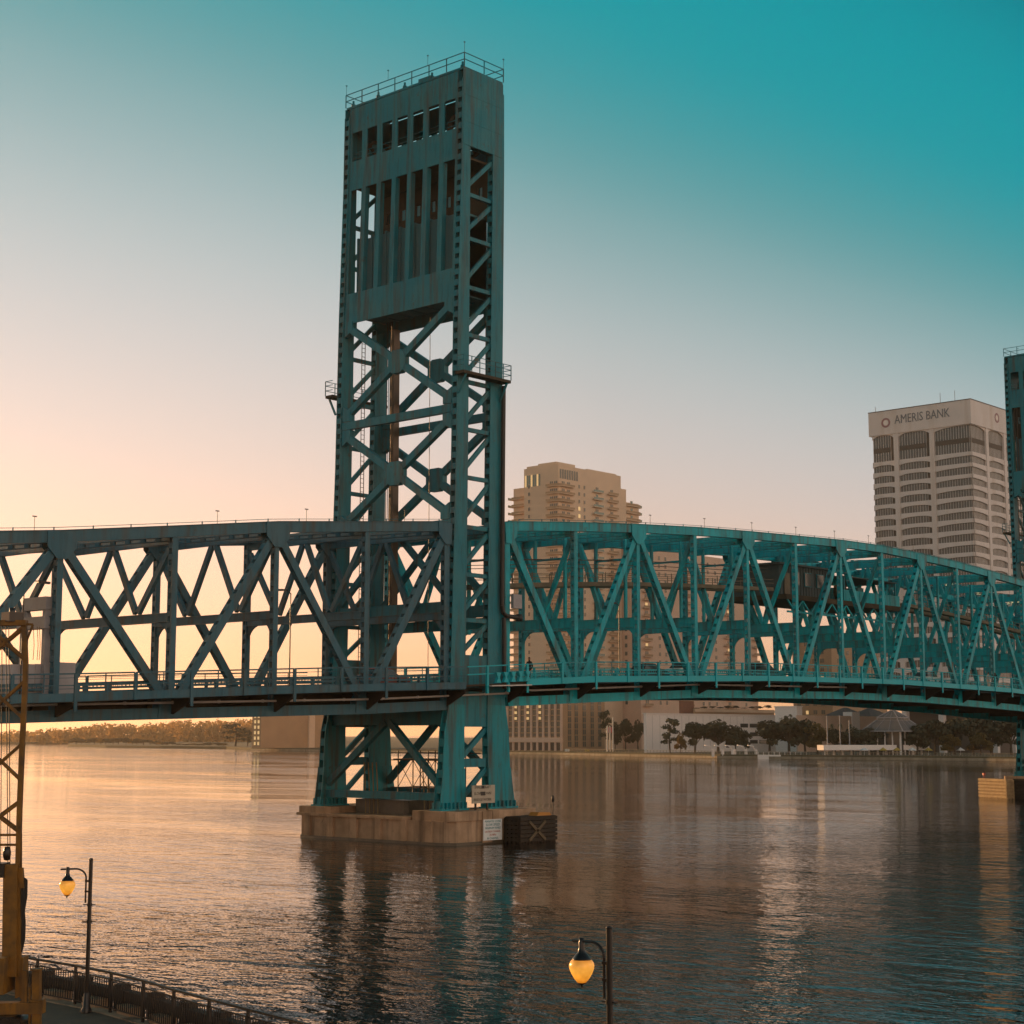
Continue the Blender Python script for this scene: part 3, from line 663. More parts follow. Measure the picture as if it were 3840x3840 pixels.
    for k in range(8):
        y = -7.2 + 13.4 * k / 7; bx(1.2, 1.4, max(-7.2, y - .66), min(6.2, y + .66), 55.55, 56.6).obj('inner_girder', DECK, root)
    m = MB()
    for y in (-6.9, -6.5, 5.4, 5.8):
        for x in (1.75, 1.95): m.tube(V(x, y, 26.5), V(x, y, 59.5), .035, 5)
    for y in (-2.6, 2.2): m.tube(V(-1.2, y, 13), V(-1.2, y, 45), .03, 5)
    m.obj('lifting_ropes', STEELC, root)
    # lift-shaft rail and ladder inside
    m = MB(); m.beam(V(.9, 3.9, 12), V(.9, 3.9, 45.3), .5, .7); m.obj('guide_rail', BLACKM if not near else STEELC, root)
    m = MB()
    for k in (-.2, .2): m.beam(V(-1.0 + k, 6.05, 12), V(-1.0 + k, 6.05, 45), .05, .05)
    z = 12
    while z < 45: m.beam(V(-1.2, 6.05, z), V(-.8, 6.05, z), .04, .04); z += .4
    m.obj('ladder', STEELC, root)
    # mid platforms
    for yw, yo, out in ((-8.04, -9.0, -1), (6.96, 7.9, 1)):
        px0, px1 = (-3.7, 2.25) if out < 0 else (-3.9, 3.0)
        a, b = min(yw, yo), max(yw, yo)
        p = bx(px0, px1, a, b, 38.75, 39.0).obj('access_platform', DECK, root)
        m = MB()
        for hh in (.45, .9, 1.3):
            m.beam(V(px0, yo, 39 + hh), V(px1, yo, 39 + hh), .045, .05)
            for x in (px0, px1): m.beam(V(x, a, 39 + hh), V(x, b, 39 + hh), .045, .05, (1, 0, 0))
        for k in range(7): q = V(px0 + (px1 - px0) * k / 6, yo, 0); m.box(q[0] - .03, q[0] + .03, yo - .03, yo + .03, 39, 40.3)
        m.obj('platform_railing', TEAL, p)
        for x in (px0 + .4, px1 - .4): MB().beam(V(x, yo + .1 * -out, 38.75), V(x, yw, 37.2), .14, .16, (1, 0, 0)).obj('platform_bracket', TEAL, p)
    if near:
        m = MB(); m.path([(2.15, -8.25, 38.6), (2.0, -8.25, 26), (1.95, -8.25, 19.6), (2.1, -8.25, 19.0), (2.5, -8.25, 18.75), (3.9, -8.2, 18.7)], .19, 8); m.obj('cable_duct', BLACKM, root)
        m = MB(); m.path([(2.2, -8.25, 18.6), (2.25, -8.25, 12.6)], .17, 8); m.obj('cable_duct', BLACKM, root)
        MB().box(3.65, 4.75, -8.05, -7.75, 19.5, 20.7).obj('electric_cabinet', GALV, root)
        m = MB(); m.lathe([(0, -.3), (.33, -.3), (.36, 0), (.3, .3), (0, .34)], (4.45, -7.95, 18.7), 12); m.obj('warning_horn', BLACKM, root)
    return root
tn = make_tower('tall teal lift tower rising from the concrete pier in mid river', False, True)
tf = make_tower('farther teal lift tower cut off by the right edge of the photograph', True, False)
for fl, lab in ((False, 'grey teal counterweight block inside the top of the whole near tower'), (True, 'dark counterweight block inside the top of the cut-off far tower')):
    fx = (lambda x: 2 * XM - x) if fl else (lambda x: x)
    cw = thing('counterweight', lab, 'counterweight', (fx(-.3), -.5, 46.2), 'counterweights of the lift towers')
    a, b = sorted((fx(-2.0), fx(1.3)))
    MB().box(a, b, -6.9, 5.8, 46.3, 53.4).obj('weight_block', CWT, cw)
    for k in range(8):
        y = -6.8 + k * 1.8; MB().box(a - .12, b + .12, y - .1, y + .1, 46.2, 53.6).obj('binding_bar', CWT, cw)

# barrier blocks at the sidewalk joint
jb = thing('joint_barrier', 'row of five hourglass shaped teal posts on the walkway below the near tower', 'barrier', (1, YS, 13))
for k in range(5):
    x = -.7 + k * .92
    m = MB()
    for s_, z0 in ((1, 0), (-1, 0)):
        zc = zsw(x) + .25
        m.prism([(x - .1, YS - .12, zc), (x + .1, YS - .12, zc), (x + .3, YS - .12, zc + s_ * .42), (x - .3, YS - .12, zc + s_ * .42)], (0, -.28, 0))
    m.obj('barrier_post', TEAL2, jb)
MB().beam((-1.6, YS - .3, 12.72), (3.4, YS - .3, 12.9), .3, .1).obj('sill_rail', PIPE, jb)
m = MB()
for h_ in (1.24, .6): m.beam((-4.1, YS, zsw(-4.1) + h_), (3.3, YS, zsw(3.3) + h_), .08, .09)
for x in (-1.7, .9): m.box(x - .1, x + .1, YS - .1, YS + .1, zsw(x) - 1, zsw(x) + 1.25)
m.obj('handrail', TEAL2, jb)
MB().prism([(-4.2, YS + .1, 12.6), (3.3, YS + .1, 12.95), (3.3, YS + .1, 13.1), (-4.2, YS + .1, 12.75)], (0, 2.0, 0)).obj('joint_plate', DECK, jb)
MB().prism([(-4.2, YN + .7, 12.25), (3.3, YN + .7, 12.6), (3.3, YN + .7, 12.95), (-4.2, YN + .7, 12.6)], (0, YF - YN - 1.4, 0)).obj('road_plate', ROADM, jb)

# ------------------------------------------------------------------ piers
def make_pier(label, flip):
    fx = (lambda x: 2 * XM - x) if flip else (lambda x: x)
    root = thing('bridge_pier', label, 'pier', (fx(-.5), -.5, 0), 'concrete piers of the bridge')
    def oct_(x0, x1, y0, y1, c, z0, z1):
        m = MB(); m.prism([(fx(x), y, z0) for x, y in ((x0 + c, y0), (x1 - c, y0), (x1, y0 + c), (x1, y1 - c), (x1 - c, y1), (x0 + c, y1), (x0, y1 - c), (x0, y0 + c))], (0, 0, z1 - z0)); return m
    oct_(-6.06, 4.96, -9.96, 8.56, .7, -2, .22).obj('tide_band', DARKC, root)
    oct_(-6.0, 4.9, -9.9, 8.5, .7, .22, 1.9).obj('pier_body', CONC, root)
    oct_(-6.25, 5.1, -5.2, 8.7, .5, 1.9, 2.12).obj('pier_cap', CONC, root)
    for ya, yb in ((-10.0, -5.2), (4.6, 8.6)):
        oct_(-5.9, -1.5, ya, yb, .35, 1.9, 2.66).obj('pedestal', CONC, root)
        oct_(-.7, 4.6, ya, yb, .35, 1.9, 2.66).obj('pedestal', CONC, root)
    for k in range(6):
        y = -7.6 + k * 2.9; a, b = sorted((fx(-6.2), fx(-5.95))); MB().box(a, b, y - .35, y + .35, .22, 1.9).obj('pilaster', CONC, root)
    a, b = sorted((fx(-2.4), fx(-1.3))); MB().box(a, b, -10.12, -9.88, .12, 2.6).obj('pilaster', CONC, root)
    oct_(-3.5, 2.6, -2.4, 4.0, .3, 2.12, 3.3).obj('inner_plinth', DARKC, root)  # inner plinth darker than the rest of the pier concrete
    return root
pn = make_pier('concrete pier with two notice signs under the near tower', False)
pf = make_pier('dark concrete pier at the right edge behind the sunlit fender', True)
# timber fender at the near pier
def fender(label, x0, x1, y0, y1, mat_, h, group, rot=0, loc=None):
    root = thing('timber_fender', label, 'fender', loc or ((x0 + x1) / 2, y0, 0), group, rot)
    if loc: local(root)
    nx = int((x1 - x0) / .38)
    for k in range(nx + 1):
        x = x0 + (x1 - x0) * k / nx; MB().box(x - .15, x + .15, y0 + .16, y0 + .46, -1.5, h + random.uniform(-.06, .04)).obj('timber_pile', mat_, root)
    for k in range(6):
        z = .12 + k * (h - .25) / 5.2; MB().box(x0 - .2, x1 + .2, y0, y0 + .155, z, z + .27).obj('timber_wale', mat_, root)
    ny = int((y1 - y0) / .5)
    for xx in (x0, x1):
        for k in range(1, ny + 1):
            y = y0 + .3 + (y1 - y0 - .3) * k / ny; MB().box(xx - .15, xx + .15, y - .15, y + .15, -1.5, h).obj('timber_pile', mat_, root)
        for k in range(6):
            z = .14 + k * (h - .25) / 5.2; MB().box(xx - .22 if xx == x0 else xx + .155, xx - .155 if xx == x0 else xx + .22, y0 + .2, y1, z, z + .25).obj('timber_wale', mat_, root)
    MB().box(x0 - .1, x1 + .1, y0 + .1, y1, h + .02, h + .12).obj('deck_boards', mat_, root)
    return root
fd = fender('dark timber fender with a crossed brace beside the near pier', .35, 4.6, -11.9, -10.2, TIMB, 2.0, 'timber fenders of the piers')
for a, b in (((1.2, 1.7), (3.2, .2)), ((1.2, .2), (3.2, 1.7))): MB().beam((a[0], -11.95, a[1]), (b[0], -11.95, b[1]), .1, .24).obj('cross_board', mat('worn_board', (.13, .09, .05), .8), fd)
m = MB(); m.prism([(2.5, -11.6, 2.12), (4.4, -11.6, 2.12), (4.3, -11.5, 2.35), (2.9, -11.5, 2.4)], (0, .9, 0)); m.obj('tarpaulin', mat('orange_tarp', (.5, .2, .03), .7), fd)
m = MB(); m.tube((4.35, -11.8, 2.0), (4.35, -11.8, 3.3), .03, 6); m.lathe([(0, 0), (.1, .02), (.13, .25), (.1, .5), (0, .55)], (4.35, -11.8, 3.2), 10); m.obj('marker_light', BLACKM, fd)
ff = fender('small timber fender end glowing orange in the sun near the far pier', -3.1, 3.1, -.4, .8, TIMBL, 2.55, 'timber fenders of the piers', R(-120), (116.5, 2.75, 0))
m = MB(); m.tube((-2.4, 0, 2.6), (-2.4, 0, 3.4), .05, 6); m.box(-2.55, -2.25, -.15, .15, 3.1, 3.4); m.obj('marker_light', AVW, ff)
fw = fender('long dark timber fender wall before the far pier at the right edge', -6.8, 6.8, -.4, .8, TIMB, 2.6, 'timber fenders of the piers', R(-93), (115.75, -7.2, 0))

def text(body, size, loc, rot, m_, parent, ext=.004, align='CENTER', name='lettering'):
    cu = bpy.data.curves.new(name, 'FONT'); cu.body = body; cu.size = size * S; cu.align_x = align; cu.align_y = 'CENTER'; cu.extrude = ext; cu.resolution_u = 2
    tmp = bpy.data.objects.new('tmp', cu); COL.objects.link(tmp); bpy.context.view_layer.update()
    me = bpy.data.meshes.new_from_object(tmp.evaluated_get(bpy.context.evaluated_depsgraph_get())); bpy.data.objects.remove(tmp)
    me.materials.clear(); me.materials.append(m_); o = bpy.data.objects.new(name, me); COL.objects.link(o)
    o.parent = parent; og = Vector(ORG[parent.name]); o.location = (Vector(loc) - og) * S; o.rotation_euler = rot; return o
fr = (math.pi / 2, 0, 0)
sg = thing('notice_sign', 'white square speed notice with teal and red lettering on the pier wall', 'sign', (-1.1, -10.12, .9), 'boating signs on the near pier')
MB().box(-2.42, -.2, -10.19, -10.12, .28, 1.95).obj('sign_board', WHITEP, sg)
for i, (t_, c_, z_) in enumerate((('MANATEE ZONE', INKT, .30), ('SLOW SPEED', INKT, .34), ('MINIMUM WAKE', INKT, .29), ('OUTSIDE CHANNEL', INKR, .24), ('25 MPH', INKR, .28), ('IN CHANNEL', INKT, .27))):
    text(t_, z_ * .86, (-1.31, -10.196, 1.78 - i * .27), fr, c_, sg)
s2 = thing('notice_board', 'beige bridge work notice board standing between the feet of the near tower', 'sign', (-1, -8.9, 2.66), 'boating signs on the near pier')
MB().box(-2.55, .2, -9.05, -8.97, 3.2, 4.65).obj('sign_board', BEIGEP, s2)
for x in (-2.0, -.6): MB().box(x - .07, x + .07, -8.96, -8.84, 2.66, 4.7).obj('sign_leg', BLACKM, s2)
for i, t_ in enumerate(('SMALL CRAFT', 'SLOW DOWN', 'BRIDGE WORK')): text(t_, .32, (-1.3, -9.056, 4.48 - i * .5), fr, INKB, s2)
m = MB(); m.box(-1.55, -1.02, -9.085, -9.062, 3.82, 4.13); m.box(-1.42, -1.12, -9.085, -9.062, 4.38, 4.62); m.obj('light_box', BLACKM, s2)

# scaffold inside the near tower foot
sf = thing('scaffold', 'thin pipe scaffold and railings standing inside the near tower foot', 'scaffold', (-1, 2.5, 2.2))
m = MB()
for x in (-1.5, 1.2):
    for y in (-4.8, -3.0, -1.2, .6): m.tube((x, y, 2.1), (x, y, 7.4), .05, 6)
m.obj('standard_pipes', BLACKM, sf); m = MB()
for x in (-1.5, 1.2):
    for z in (4.3, 6.6, 7.2): m.tube((x, -6.5, z), (x, 1.5, z), .045, 6)
for y in (-4.8, -3.0, -1.2, .6):
    for z in (4.3, 6.6): m.tube((-1.5, y, z), (1.2, y, z), .04, 6)
m.obj('ledger_pipes', BLACKM, sf); m = MB()
for x in (-1.5, 1.2):
    for a, b in ((-4.8, -3.0), (-3.0, -1.2), (-1.2, .6)): m.tube((x, a, 4.3), (x, b, 6.6), .03, 5); m.tube((x, b, 4.3), (x, a, 6.6), .03, 5)
m.obj('cross_pipes', BLACKM, sf)
m = MB(); m.box(-1.7, 1.4, -5.2, 1.0, 6.62, 6.72); m.obj('walk_boards', CATW, sf)
hs = thing('hose_bundle', 'loose yellowish hoses hanging inside the near tower foot', 'hoses', (-3, 1, 2.2))
for k in range(6):
    y = 2.6 - .5 * k if k < 4 else -5.0 + .6 * (k - 4); m = MB(); m.path([(-3.6, y, 6.4), (-3.65, y - .2, 4.6), (-3.8, y - .45, 3.0), (-3.9, y - .55, 2.14)], .05, 5); m.obj('hose', mat('hose_rubber', (.22, .15, .06), .6) if k == 0 else bpy.data.materials['hose_rubber'], hs)

# ------------------------------------------------------------------ far bank buildings
def ray_to(px, X=None, Y=None):
    k = (px - 1920) / FPX * math.cos(PITCH); d = FW + RT * k
    t = (X - CAMP.x) / d.x if X is not None else (Y - CAMP.y) / d.y
    return CAMP.y + t * d.y if X is not None else CAMP.x + t * d.x
def zof(y, D): return CAMP.z + D * math.tan(PITCH + math.atan((1920 - y) / FPX))
def win_mesh(w, h, mg, mf, name='window', mull=0, d=.18):
    m = MB(); m.box(-w / 2 - .12, w / 2 + .12, -d, 0, -.12, h + .12); m.cur = 1; m.box(-w / 2, w / 2, -d - .03, -d + .01, 0, h); m.cur = 0
    for k in range(mull): x = -w / 2 + w * (k + 1) / (mull + 1); m.box(x - .06, x + .06, -d - .1, -d - .031, 0, h)
    return m.mesh(name, [mf, mg])
RX = -math.pi / 2                                      # turns a part built for the -Y face towards -X
GROUND = 1.5
class Bld:
    """an axis-aligned building: near corner, a face towards -X (seen on the left) and one towards -Y (seen on the right)"""
    def __init__(s, name, label, D, pc, pl, pr, ytop, m, group=None, zb=GROUND, cat='building'):
        c = at(pc, D); s.X, s.Y, s.D = c.x, c.y, D; s.y1 = ray_to(pl, X=c.x); s.x1 = ray_to(pr, Y=c.y); s.zt = zof(ytop, D); s.zb = zb
        s.root = thing(name, label, cat, (s.X, s.Y, zb), group)
        MB().box(s.X, s.x1, s.Y, s.y1, zb, s.zt).obj('wall', m, s.root); s.m = m
    def box(s, name, x0, x1, y0, y1, z0, z1, m): return MB().box(x0, x1, y0, y1, z0, z1).obj(name, m, s.root)
    def wl(s, me, px, z, name='window'):                # on the -X face
        return inst(name, me, s.root, (-.004, ray_to(px, X=s.X) - s.Y, z - s.zb), RX)
    def wr(s, me, px, z, name='window'):                # on the -Y face
        return inst(name, me, s.root, (ray_to(px, Y=s.Y) - s.X, -.004, z - s.zb))
    def balc(s, face, pa, pb, z, dep, ms, mr):
        if face == 'l':
            a, b = sorted((ray_to(pa, X=s.X), ray_to(pb, X=s.X))); o = s.box('balcony', s.X - dep, s.X - .01, a, b, z, z + .28, ms)
            m = MB().box(s.X - dep, s.X - dep + .12, a, b, z + .29, z + 1.3)
        else:
            a, b = sorted((ray_to(pa, Y=s.Y), ray_to(pb, Y=s.Y))); o = s.box('balcony', a, b, s.Y - dep, s.Y - .01, z, z + .28, ms)
            m = MB().box(a, b, s.Y - dep, s.Y - dep + .12, z + .29, z + 1.3)
        m.obj('parapet', mr, o)

def gp(px, y): return px + (px - 1920) / 47700 * (2753 - y)      # bearing at the horizon of a point seen high up
# the round-cornered bank tower
A = Bld('bank_tower', 'white office tower with arched window bays and AMERIS BANK lettering', 640, gp(3634, 1500), gp(3272, 1555), 4080, 1500, RECESS, 'high-rise buildings on the far bank', zb=zof(2650, 640))
def bank():
    X, Y, x1, y1, zt, zb, r = A.X, A.Y, A.x1, A.y1, A.zt, A.zb, A.root
    hb = zt - zof(1600, 640)
    ov = 1.2
    m = MB(); z0 = zt - hb + 1.0
    m.box(X - ov, x1 + ov, Y - ov, y1 + ov, z0, zt); m.obj('parapet_band', BANKW, r)
    MB().box(X - ov - .1, x1 + ov + .1, Y - ov - .1, y1 + ov + .1, zt, zt + .35).obj('roof_edge', ROOFM, r)
    pl = [ray_to(gp(3371, 1888), X=X), ray_to(gp(3506, 1888), X=X)]; pr = [ray_to(gp(3703, 1888), Y=Y), ray_to(gp(3703, 1888), Y=Y) + (pl[0] - pl[1])]
    pyl = [Y] + [pl[1], pl[0]] + [y1]; pxl = [X] + pr + [x1]
    zlow = 1.5
    for y in (pl[1], pl[0]): MB().box(X - 1.0, X + 1.5, y - 1.0, y + 1.0, zlow, z0).obj('pier_column', BANKW, r)
    for x in pr: MB().box(x - 1.0, x + 1.0, Y - 1.0, Y + 1.5, zlow, z0).obj('pier_column', BANKW, r)
    MB().box(X + 6, x1 - 6, Y + 6, y1 - 6, zlow, zb).obj('lobby_core', RECESS, r)
    ztop = zof(1708, 640); fh = (ztop - zof(2043, 640)) / 8.0
    n = int((ztop - zb) / fh)
    def arch(u0, u1, z, h, rise, f, name, depth=1.0):
        pts = [(u0, z + h), (u0, z)]
        for k in range(11):
            t = k / 10; pts.append((u0 + .5 + (u1 - u0 - 1.0) * t, z - .0 - rise * (2 * t - 1) ** 4 + 0.0))
        pts += [(u1, z), (u1, z + h)]
        q = [f(u, zz) for u, zz in pts]
        return q
    levels = [ztop - fh * k for k in range(n + 1)]
    for i, z in enumerate(levels):
        hgt = 1.55; rise = .75
        for bays, fl in ((pyl, True), (pxl, False)):
            for b in range(3):
                u0, u1 = bays[b], bays[b + 1]
                if b > 0: u0 += 1.0
                if b < 2: u1 -= 1.0
                if fl: f = lambda u, zz: (X - .75, u, zz); ext = (.6, 0, 0)
                else: f = lambda u, zz: (u, Y - .75, zz); ext = (0, .6, 0)
                if b == 0: u0 -= .14
                m = MB(); pts = [(u0, z + hgt), (u0, z - (.1 if b == 0 else rise))]
                for k in range(9):
                    t = k / 8; tt = t if b != 0 else (.5 + t / 2); tt = tt if b != 2 else t / 2 if False else tt
                    pts.append((u0 + (u1 - u0) * t, z - rise * abs(2 * tt - 1) ** 3))
                pts += [(u1, z + hgt)]
                m.prism([f(u, zz) for u, zz in pts], ext); m.obj('spandrel', BANKW, r)
    # windows: one per bay and floor
    for bays, fl in ((pyl, True), (pxl, False)):
        for b in range(3):
            u0, u1 = bays[b] + (2.6 if b else .1), bays[b + 1] - (1.3 if b < 2 else .3)
            w = u1 - u0; nm = max(5, int(w / 1.1))
            m = MB(); m.cur = 1; m.box(-w / 2, w / 2, -.22, 0, 0, fh - 1.1); m.cur = 0
            for k in range(nm + 1): x = -w / 2 + w * k / nm; m.box(x - .05, x + .05, -.3, -.221, 0, fh - 1.1)
            me = m.mesh('window', [BANKW, BANKG])
            for z in levels[1:]:
                zz = z + 1.5
                if fl: inst('window', me, r, (-.004, (u0 + u1) / 2 - Y, zz - zb), RX)
                else: inst('window', me, r, ((u0 + u1) / 2 - X, -.004, zz - zb))
            hh = z0 - ztop - 1.6; m = MB(); m.cur = 1; m.box(-w / 2, w / 2, -.22, 0, 0, hh); m.cur = 0
            for k in range(nm + 1): x = -w / 2 + w * k / nm; m.box(x - .06, x + .06, -.32, -.221, 0, hh)
            m.cur = 2; m.box(-w / 2, w / 2, -.34, -.215, hh * .34, hh * .52)
            me = m.mesh('top_window', [BANKW, BANKG, RECESS])
            if fl: inst('top_window', me, r, (-.004, (u0 + u1) / 2 - Y, ztop + 1.55 - zb), RX)
            else: inst('top_window', me, r, ((u0 + u1) / 2 - X, -.004, ztop + 1.55 - zb))
    for bays, fl in ((pyl, True), (pxl, False)):
        for b in range(3):
            u0, u1 = bays[b] + (1.0 if b else 0), bays[b + 1] - (1.0 if b < 2 else 0)
            f = (lambda u, zz: (X - .75, u, zz)) if fl else (lambda u, zz: (u, Y - .75, zz)); ext = (.6, 0, 0) if fl else (0, .6, 0)
            m = MB(); pts = [(u0, z0), (u0, z0 - (.2 if b == 0 else 1.6))] + [(u0 + (u1 - u0) * k / 8, z0 - .2 - 1.4 * abs(2 * ((k / 8) if b else .5 + k / 16) - 1) ** 4) for k in range(9)] + [(u1, z0)]
            m.prism([f(u, zz) for u, zz in pts], ext); m.obj('arch_band', BANKW, r)
    L = ray_to(gp(3360, 1560), X=X) - ray_to(gp(3568, 1560), X=X)
    SIGNM = mat('grey_sign_letters', (.16, .17, .19), .5); LOGO = mat('plum_logo', (.30, .14, .15), .5)
    yc = (ray_to(gp(3360, 1560), X=X) + ray_to(gp(3568, 1560), X=X)) / 2
    o = text('AMERIS BANK', 4.6, (X - ov - .06, yc, z0 + (zt - z0) * .56), (math.pi / 2, 0, -math.pi / 2), SIGNM, r, .06)
    xs_ = [v.co.x for v in o.data.vertices]; o.scale = (L * S / (max(xs_) - min(xs_)), 1.1, 1)
    for px, fl in ((3327, True), (3728, False)):
        m = MB(); ring = []
        for i in range(20):
            a0, a1 = 2 * math.pi * i / 20, 2 * math.pi * (i + 1) / 20
            q = [(rr * math.cos(a), rr * math.sin(a)) for rr, a in ((2.0, a0), (2.0, a1), (1.25, a1), (1.25, a0))]
            zc = z0 + (zt - z0) * (.5 if fl else .56)
            if fl: m.prism([(X - ov - .09, ray_to(gp(px, 1560), X=X) + u, zc + v) for u, v in q], (.08, 0, 0))
            else: m.prism([(ray_to(gp(px, 1560), Y=Y) + u, Y - ov - .09, zc + v) for u, v in q], (0, .08, 0))
        m.obj('logo_ring', LOGO, r)
        m = MB(); q = [(1.0 * math.cos(2 * math.pi * i / 16), 1.0 * math.sin(2 * math.pi * i / 16)) for i in range(16)]
        zc = z0 + (zt - z0) * (.5 if fl else .56)
        if fl: m.prism([(X - ov - .09, ray_to(gp(px, 1560), X=X) + u, zc + v) for u, v in q], (.08, 0, 0))
        else: m.prism([(ray_to(gp(px, 1560), Y=Y) + u, Y - ov - .09, zc + v) for u, v in q], (0, .08, 0))
        m.obj('logo_disc', WHT, r)
    for px, h in ((3275, 3), (3520, 5), (3575, 5)):
        y = ray_to(gp(px, 1560), X=X); MB().tube((X + 2, y, zt), (X + 2, y, zt + h), .09, 5).obj('roof_aerial', ROOFM, r)
    for k in range(4): MB().box(X + 8 + k * 5, X + 10 + k * 5, Y + 9, Y + 12, zt, zt + .0 + 1.2).obj('roof_unit', ROOFM, r)
bank()

# tan apartment tower with stepped roof behind the near tower
B1 = Bld('apartment_tower', 'tan apartment tower with stepped roof and curved corner balconies', 770, 2098, 1966, 2336, 1742, STUC, 'high-rise buildings on the far bank')
def condo_a():
    r, D = B1.root, B1.D; X, Y, x1, y1, zt = B1.X, B1.Y, B1.x1, B1.y1, B1.zt
    z = lambda y: zof(y, D)
    B1.box('penthouse', X + 8, X + 22, Y + 8, y1 - 2, zt, z(1716), STUC); B1.box('penthouse', X + .8, X + 9, Y + .8, y1 - 1, zt, zt + 1.1, STUC)
    B1.box('penthouse', X + 24, x1 - 1, Y + 2, y1 - 3, zt, zt + 1.0, STUC)
    yw = ray_to(1926, X=X + 4); B1.box('side_wing', X + 4, X + 26, y1, yw, GROUND, z(1806), STUC)
    xw = ray_to(2404, Y=Y + 3); B1.box('side_wing', x1, xw, Y + 3, y1, GROUND, z(1835), STUC); xm = ray_to(2356, Y=Y + 1.5); B1.box('side_wing', x1, xm, Y + 1.5, y1 - 4, GROUND, z(1788), STUC)
    fh = 3.55; nf = 27; ztop = z(1822)
    wm = win_mesh(2.0, 1.9, GLZ, STUC, mull=1); ws = win_mesh(1.1, 1.6, GLZ, STUC); wl_ = win_mesh(1.6, 1.8, GLZL, STUC); wt = win_mesh(1.5, 2.0, GLZT, STUC)
    xb, yb = ray_to(2152, Y=Y), ray_to(2056, X=X)
    for k in range(nf):
        zz = ztop - k * fh
        if zz < 30: break
        # wrap-round balcony: a rounded slab about the near corner
        m = MB(); pts = [(X + .05, yb), (X - 1.5, yb)]
        for q in range(7):
            a = math.pi + (math.pi / 2) * q / 6; pts.append((X + 1.5 + 3.1 * math.cos(a), Y + 1.5 + 3.1 * math.sin(a)))
        pts += [(xb, Y - 1.5), (xb, Y + .05), (X + .05, Y + .05)]
        m.prism([(a, b, zz) for a, b in pts], (0, 0, .3)); o = m.obj('corner_balcony', STUC, r)
        m = MB()
        for a, b in zip(pts[1:-2], pts[2:-2]): m.beam((a[0], a[1], zz + .75), (b[0], b[1], zz + .75), .1, .9)
        m.obj('parapet', STUC3, o)
        for px in (2072, 2088): B1.wl(wm, px, zz + .6)
        for px in (2115, 2135): B1.wr(wm, px, zz + .6)
        for px in (2176, 2196): B1.wr(ws if px > 2180 else (wl_ if k in (3, 4) else ws), px, zz + .5)
        B1.wr(wt if k == 1 else wm, 2244, zz + .5); B1.wr(wm, 2300, zz + .5)
        B1.balc('r', 2226, 2262, zz - .3, 1.4, STUC, GLZT); B1.balc('r', 2282, 2320, zz - .3, 1.4, STUC, STUC3)
        B1.wl(ws, 1986, zz + .5)
    for k in range(nf - 2):
        zz = z(1850) - k * fh
        if zz < 34: break
        o = B1.box('balcony', X + 2.2, X + 8, yw - .05, yw + 2.0, zz, zz + .3, STUC); MB().box(X + 2.2, X + 8, yw + 1.85, yw + 2.0, zz + .31, zz + 1.2).obj('parapet', GLZT, o)
        o = B1.box('balcony', X + 2.4, X + 3.98, y1 + .05, yw - .05, zz, zz + .3, STUC); MB().box(X + 2.4, X + 2.55, y1 + .05, yw - .05, zz + .31, zz + 1.2).obj('parapet', STUC3, o)
        o = B1.box('balcony', xw + .01, xw + 2.6, Y + 3, Y + 9, zz, zz + .3, STUC); MB().box(xw + .01, xw + 2.6, Y + 3, Y + 3.1, zz + .31, zz + 1.3).obj('parapet', GLZT, o)
        o = B1.box('balcony', xm + .5, xw - .5, Y + 1.6, Y + 2.98, zz, zz + .3, STUC); MB().box(xm + .5, xw - .5, Y + 1.6, Y + 1.72, zz + .31, zz + 1.2).obj('parapet', STUC3, o)
        inst('window', wt if k < 4 else wm, r, ((xm + xw) / 2 - X, 2.99, zz + .7 - GROUND))
    for i in range(8):
        y = ray_to(1972 + i * 7.5, X=X); B1.box('penthouse_window', X - .12, X - .005, y - .55, y + .35, z(1812), z(1768), GLZT if i % 3 else GLZL)
    for i in range(8): x = ray_to(2104 + i * 9, Y=Y); B1.box('penthouse_window', x - .3, x + .9, Y - .12, Y - .005, z(1792), z(1757), GLZ)
condo_a()

# long pale apartment block seen through the lift span
B2 = Bld('apartment_block', 'long pale apartment block seen through the lift span truss', 800, 2405, 2262, 2846, 2052, STUC2, 'high-rise buildings on the far bank')
def condo_b():
    fh = 3.9; wm = win_mesh(2.4, 2.0, GLZ, STUC2, mull=1); ws = win_mesh(1.5, 1.8, GLZ, STUC2); wl_ = win_mesh(2.0, 1.9, GLZL, STUC2)
    Xr = B2.X; z = B2.zt - 5; k = 0
    B2.box('roof_house', B2.X + 10, B2.X + 28, B2.Y + 6, B2.y1 - 3, B2.zt, B2.zt + 5, STUC2)
    while z > 20:
        for px in (2290, 2330, 2352): B2.wl(ws if px > 2300 else wm, px, z)
        for px in (2478, 2502, 2640, 2662, 2690, 2800): B2.wr(ws, px, z)
        for px, w in ((2428, 30), (2580, 34), (2738, 34)):
            B2.wr(wl_ if (k * 7 + px) % 5 == 0 else wm, px, z); B2.balc('r', px - w / 2, px + w / 2, z - .9, 1.5, STUC2, STUC3)
        B2.balc('r', 2826, 2846, z - .9, 1.6, STUC2, STUC3)
        z -= fh; k += 1
condo_b()
B3 = Bld('apartment_block', 'brown apartment block seen under the control house', 900, 3125, 2978, 3330, 2385, STUC3, 'high-rise buildings on the far bank')
wm = win_mesh(2.2, 2.2, GLZ, STUC3, mull=1); wl_ = win_mesh(1.6, 2.0, GLZL, STUC3)
z = B3.zt - 5; k = 0
while z > 14:
    for px in (3000, 3030, 3060, 3090): B3.wl(wl_ if (k + px) % 7 == 0 else wm, px, z)
    for px in (3150, 3185, 3225, 3265, 3300): B3.wr(wm, px, z)
    z -= 4.6; k += 1
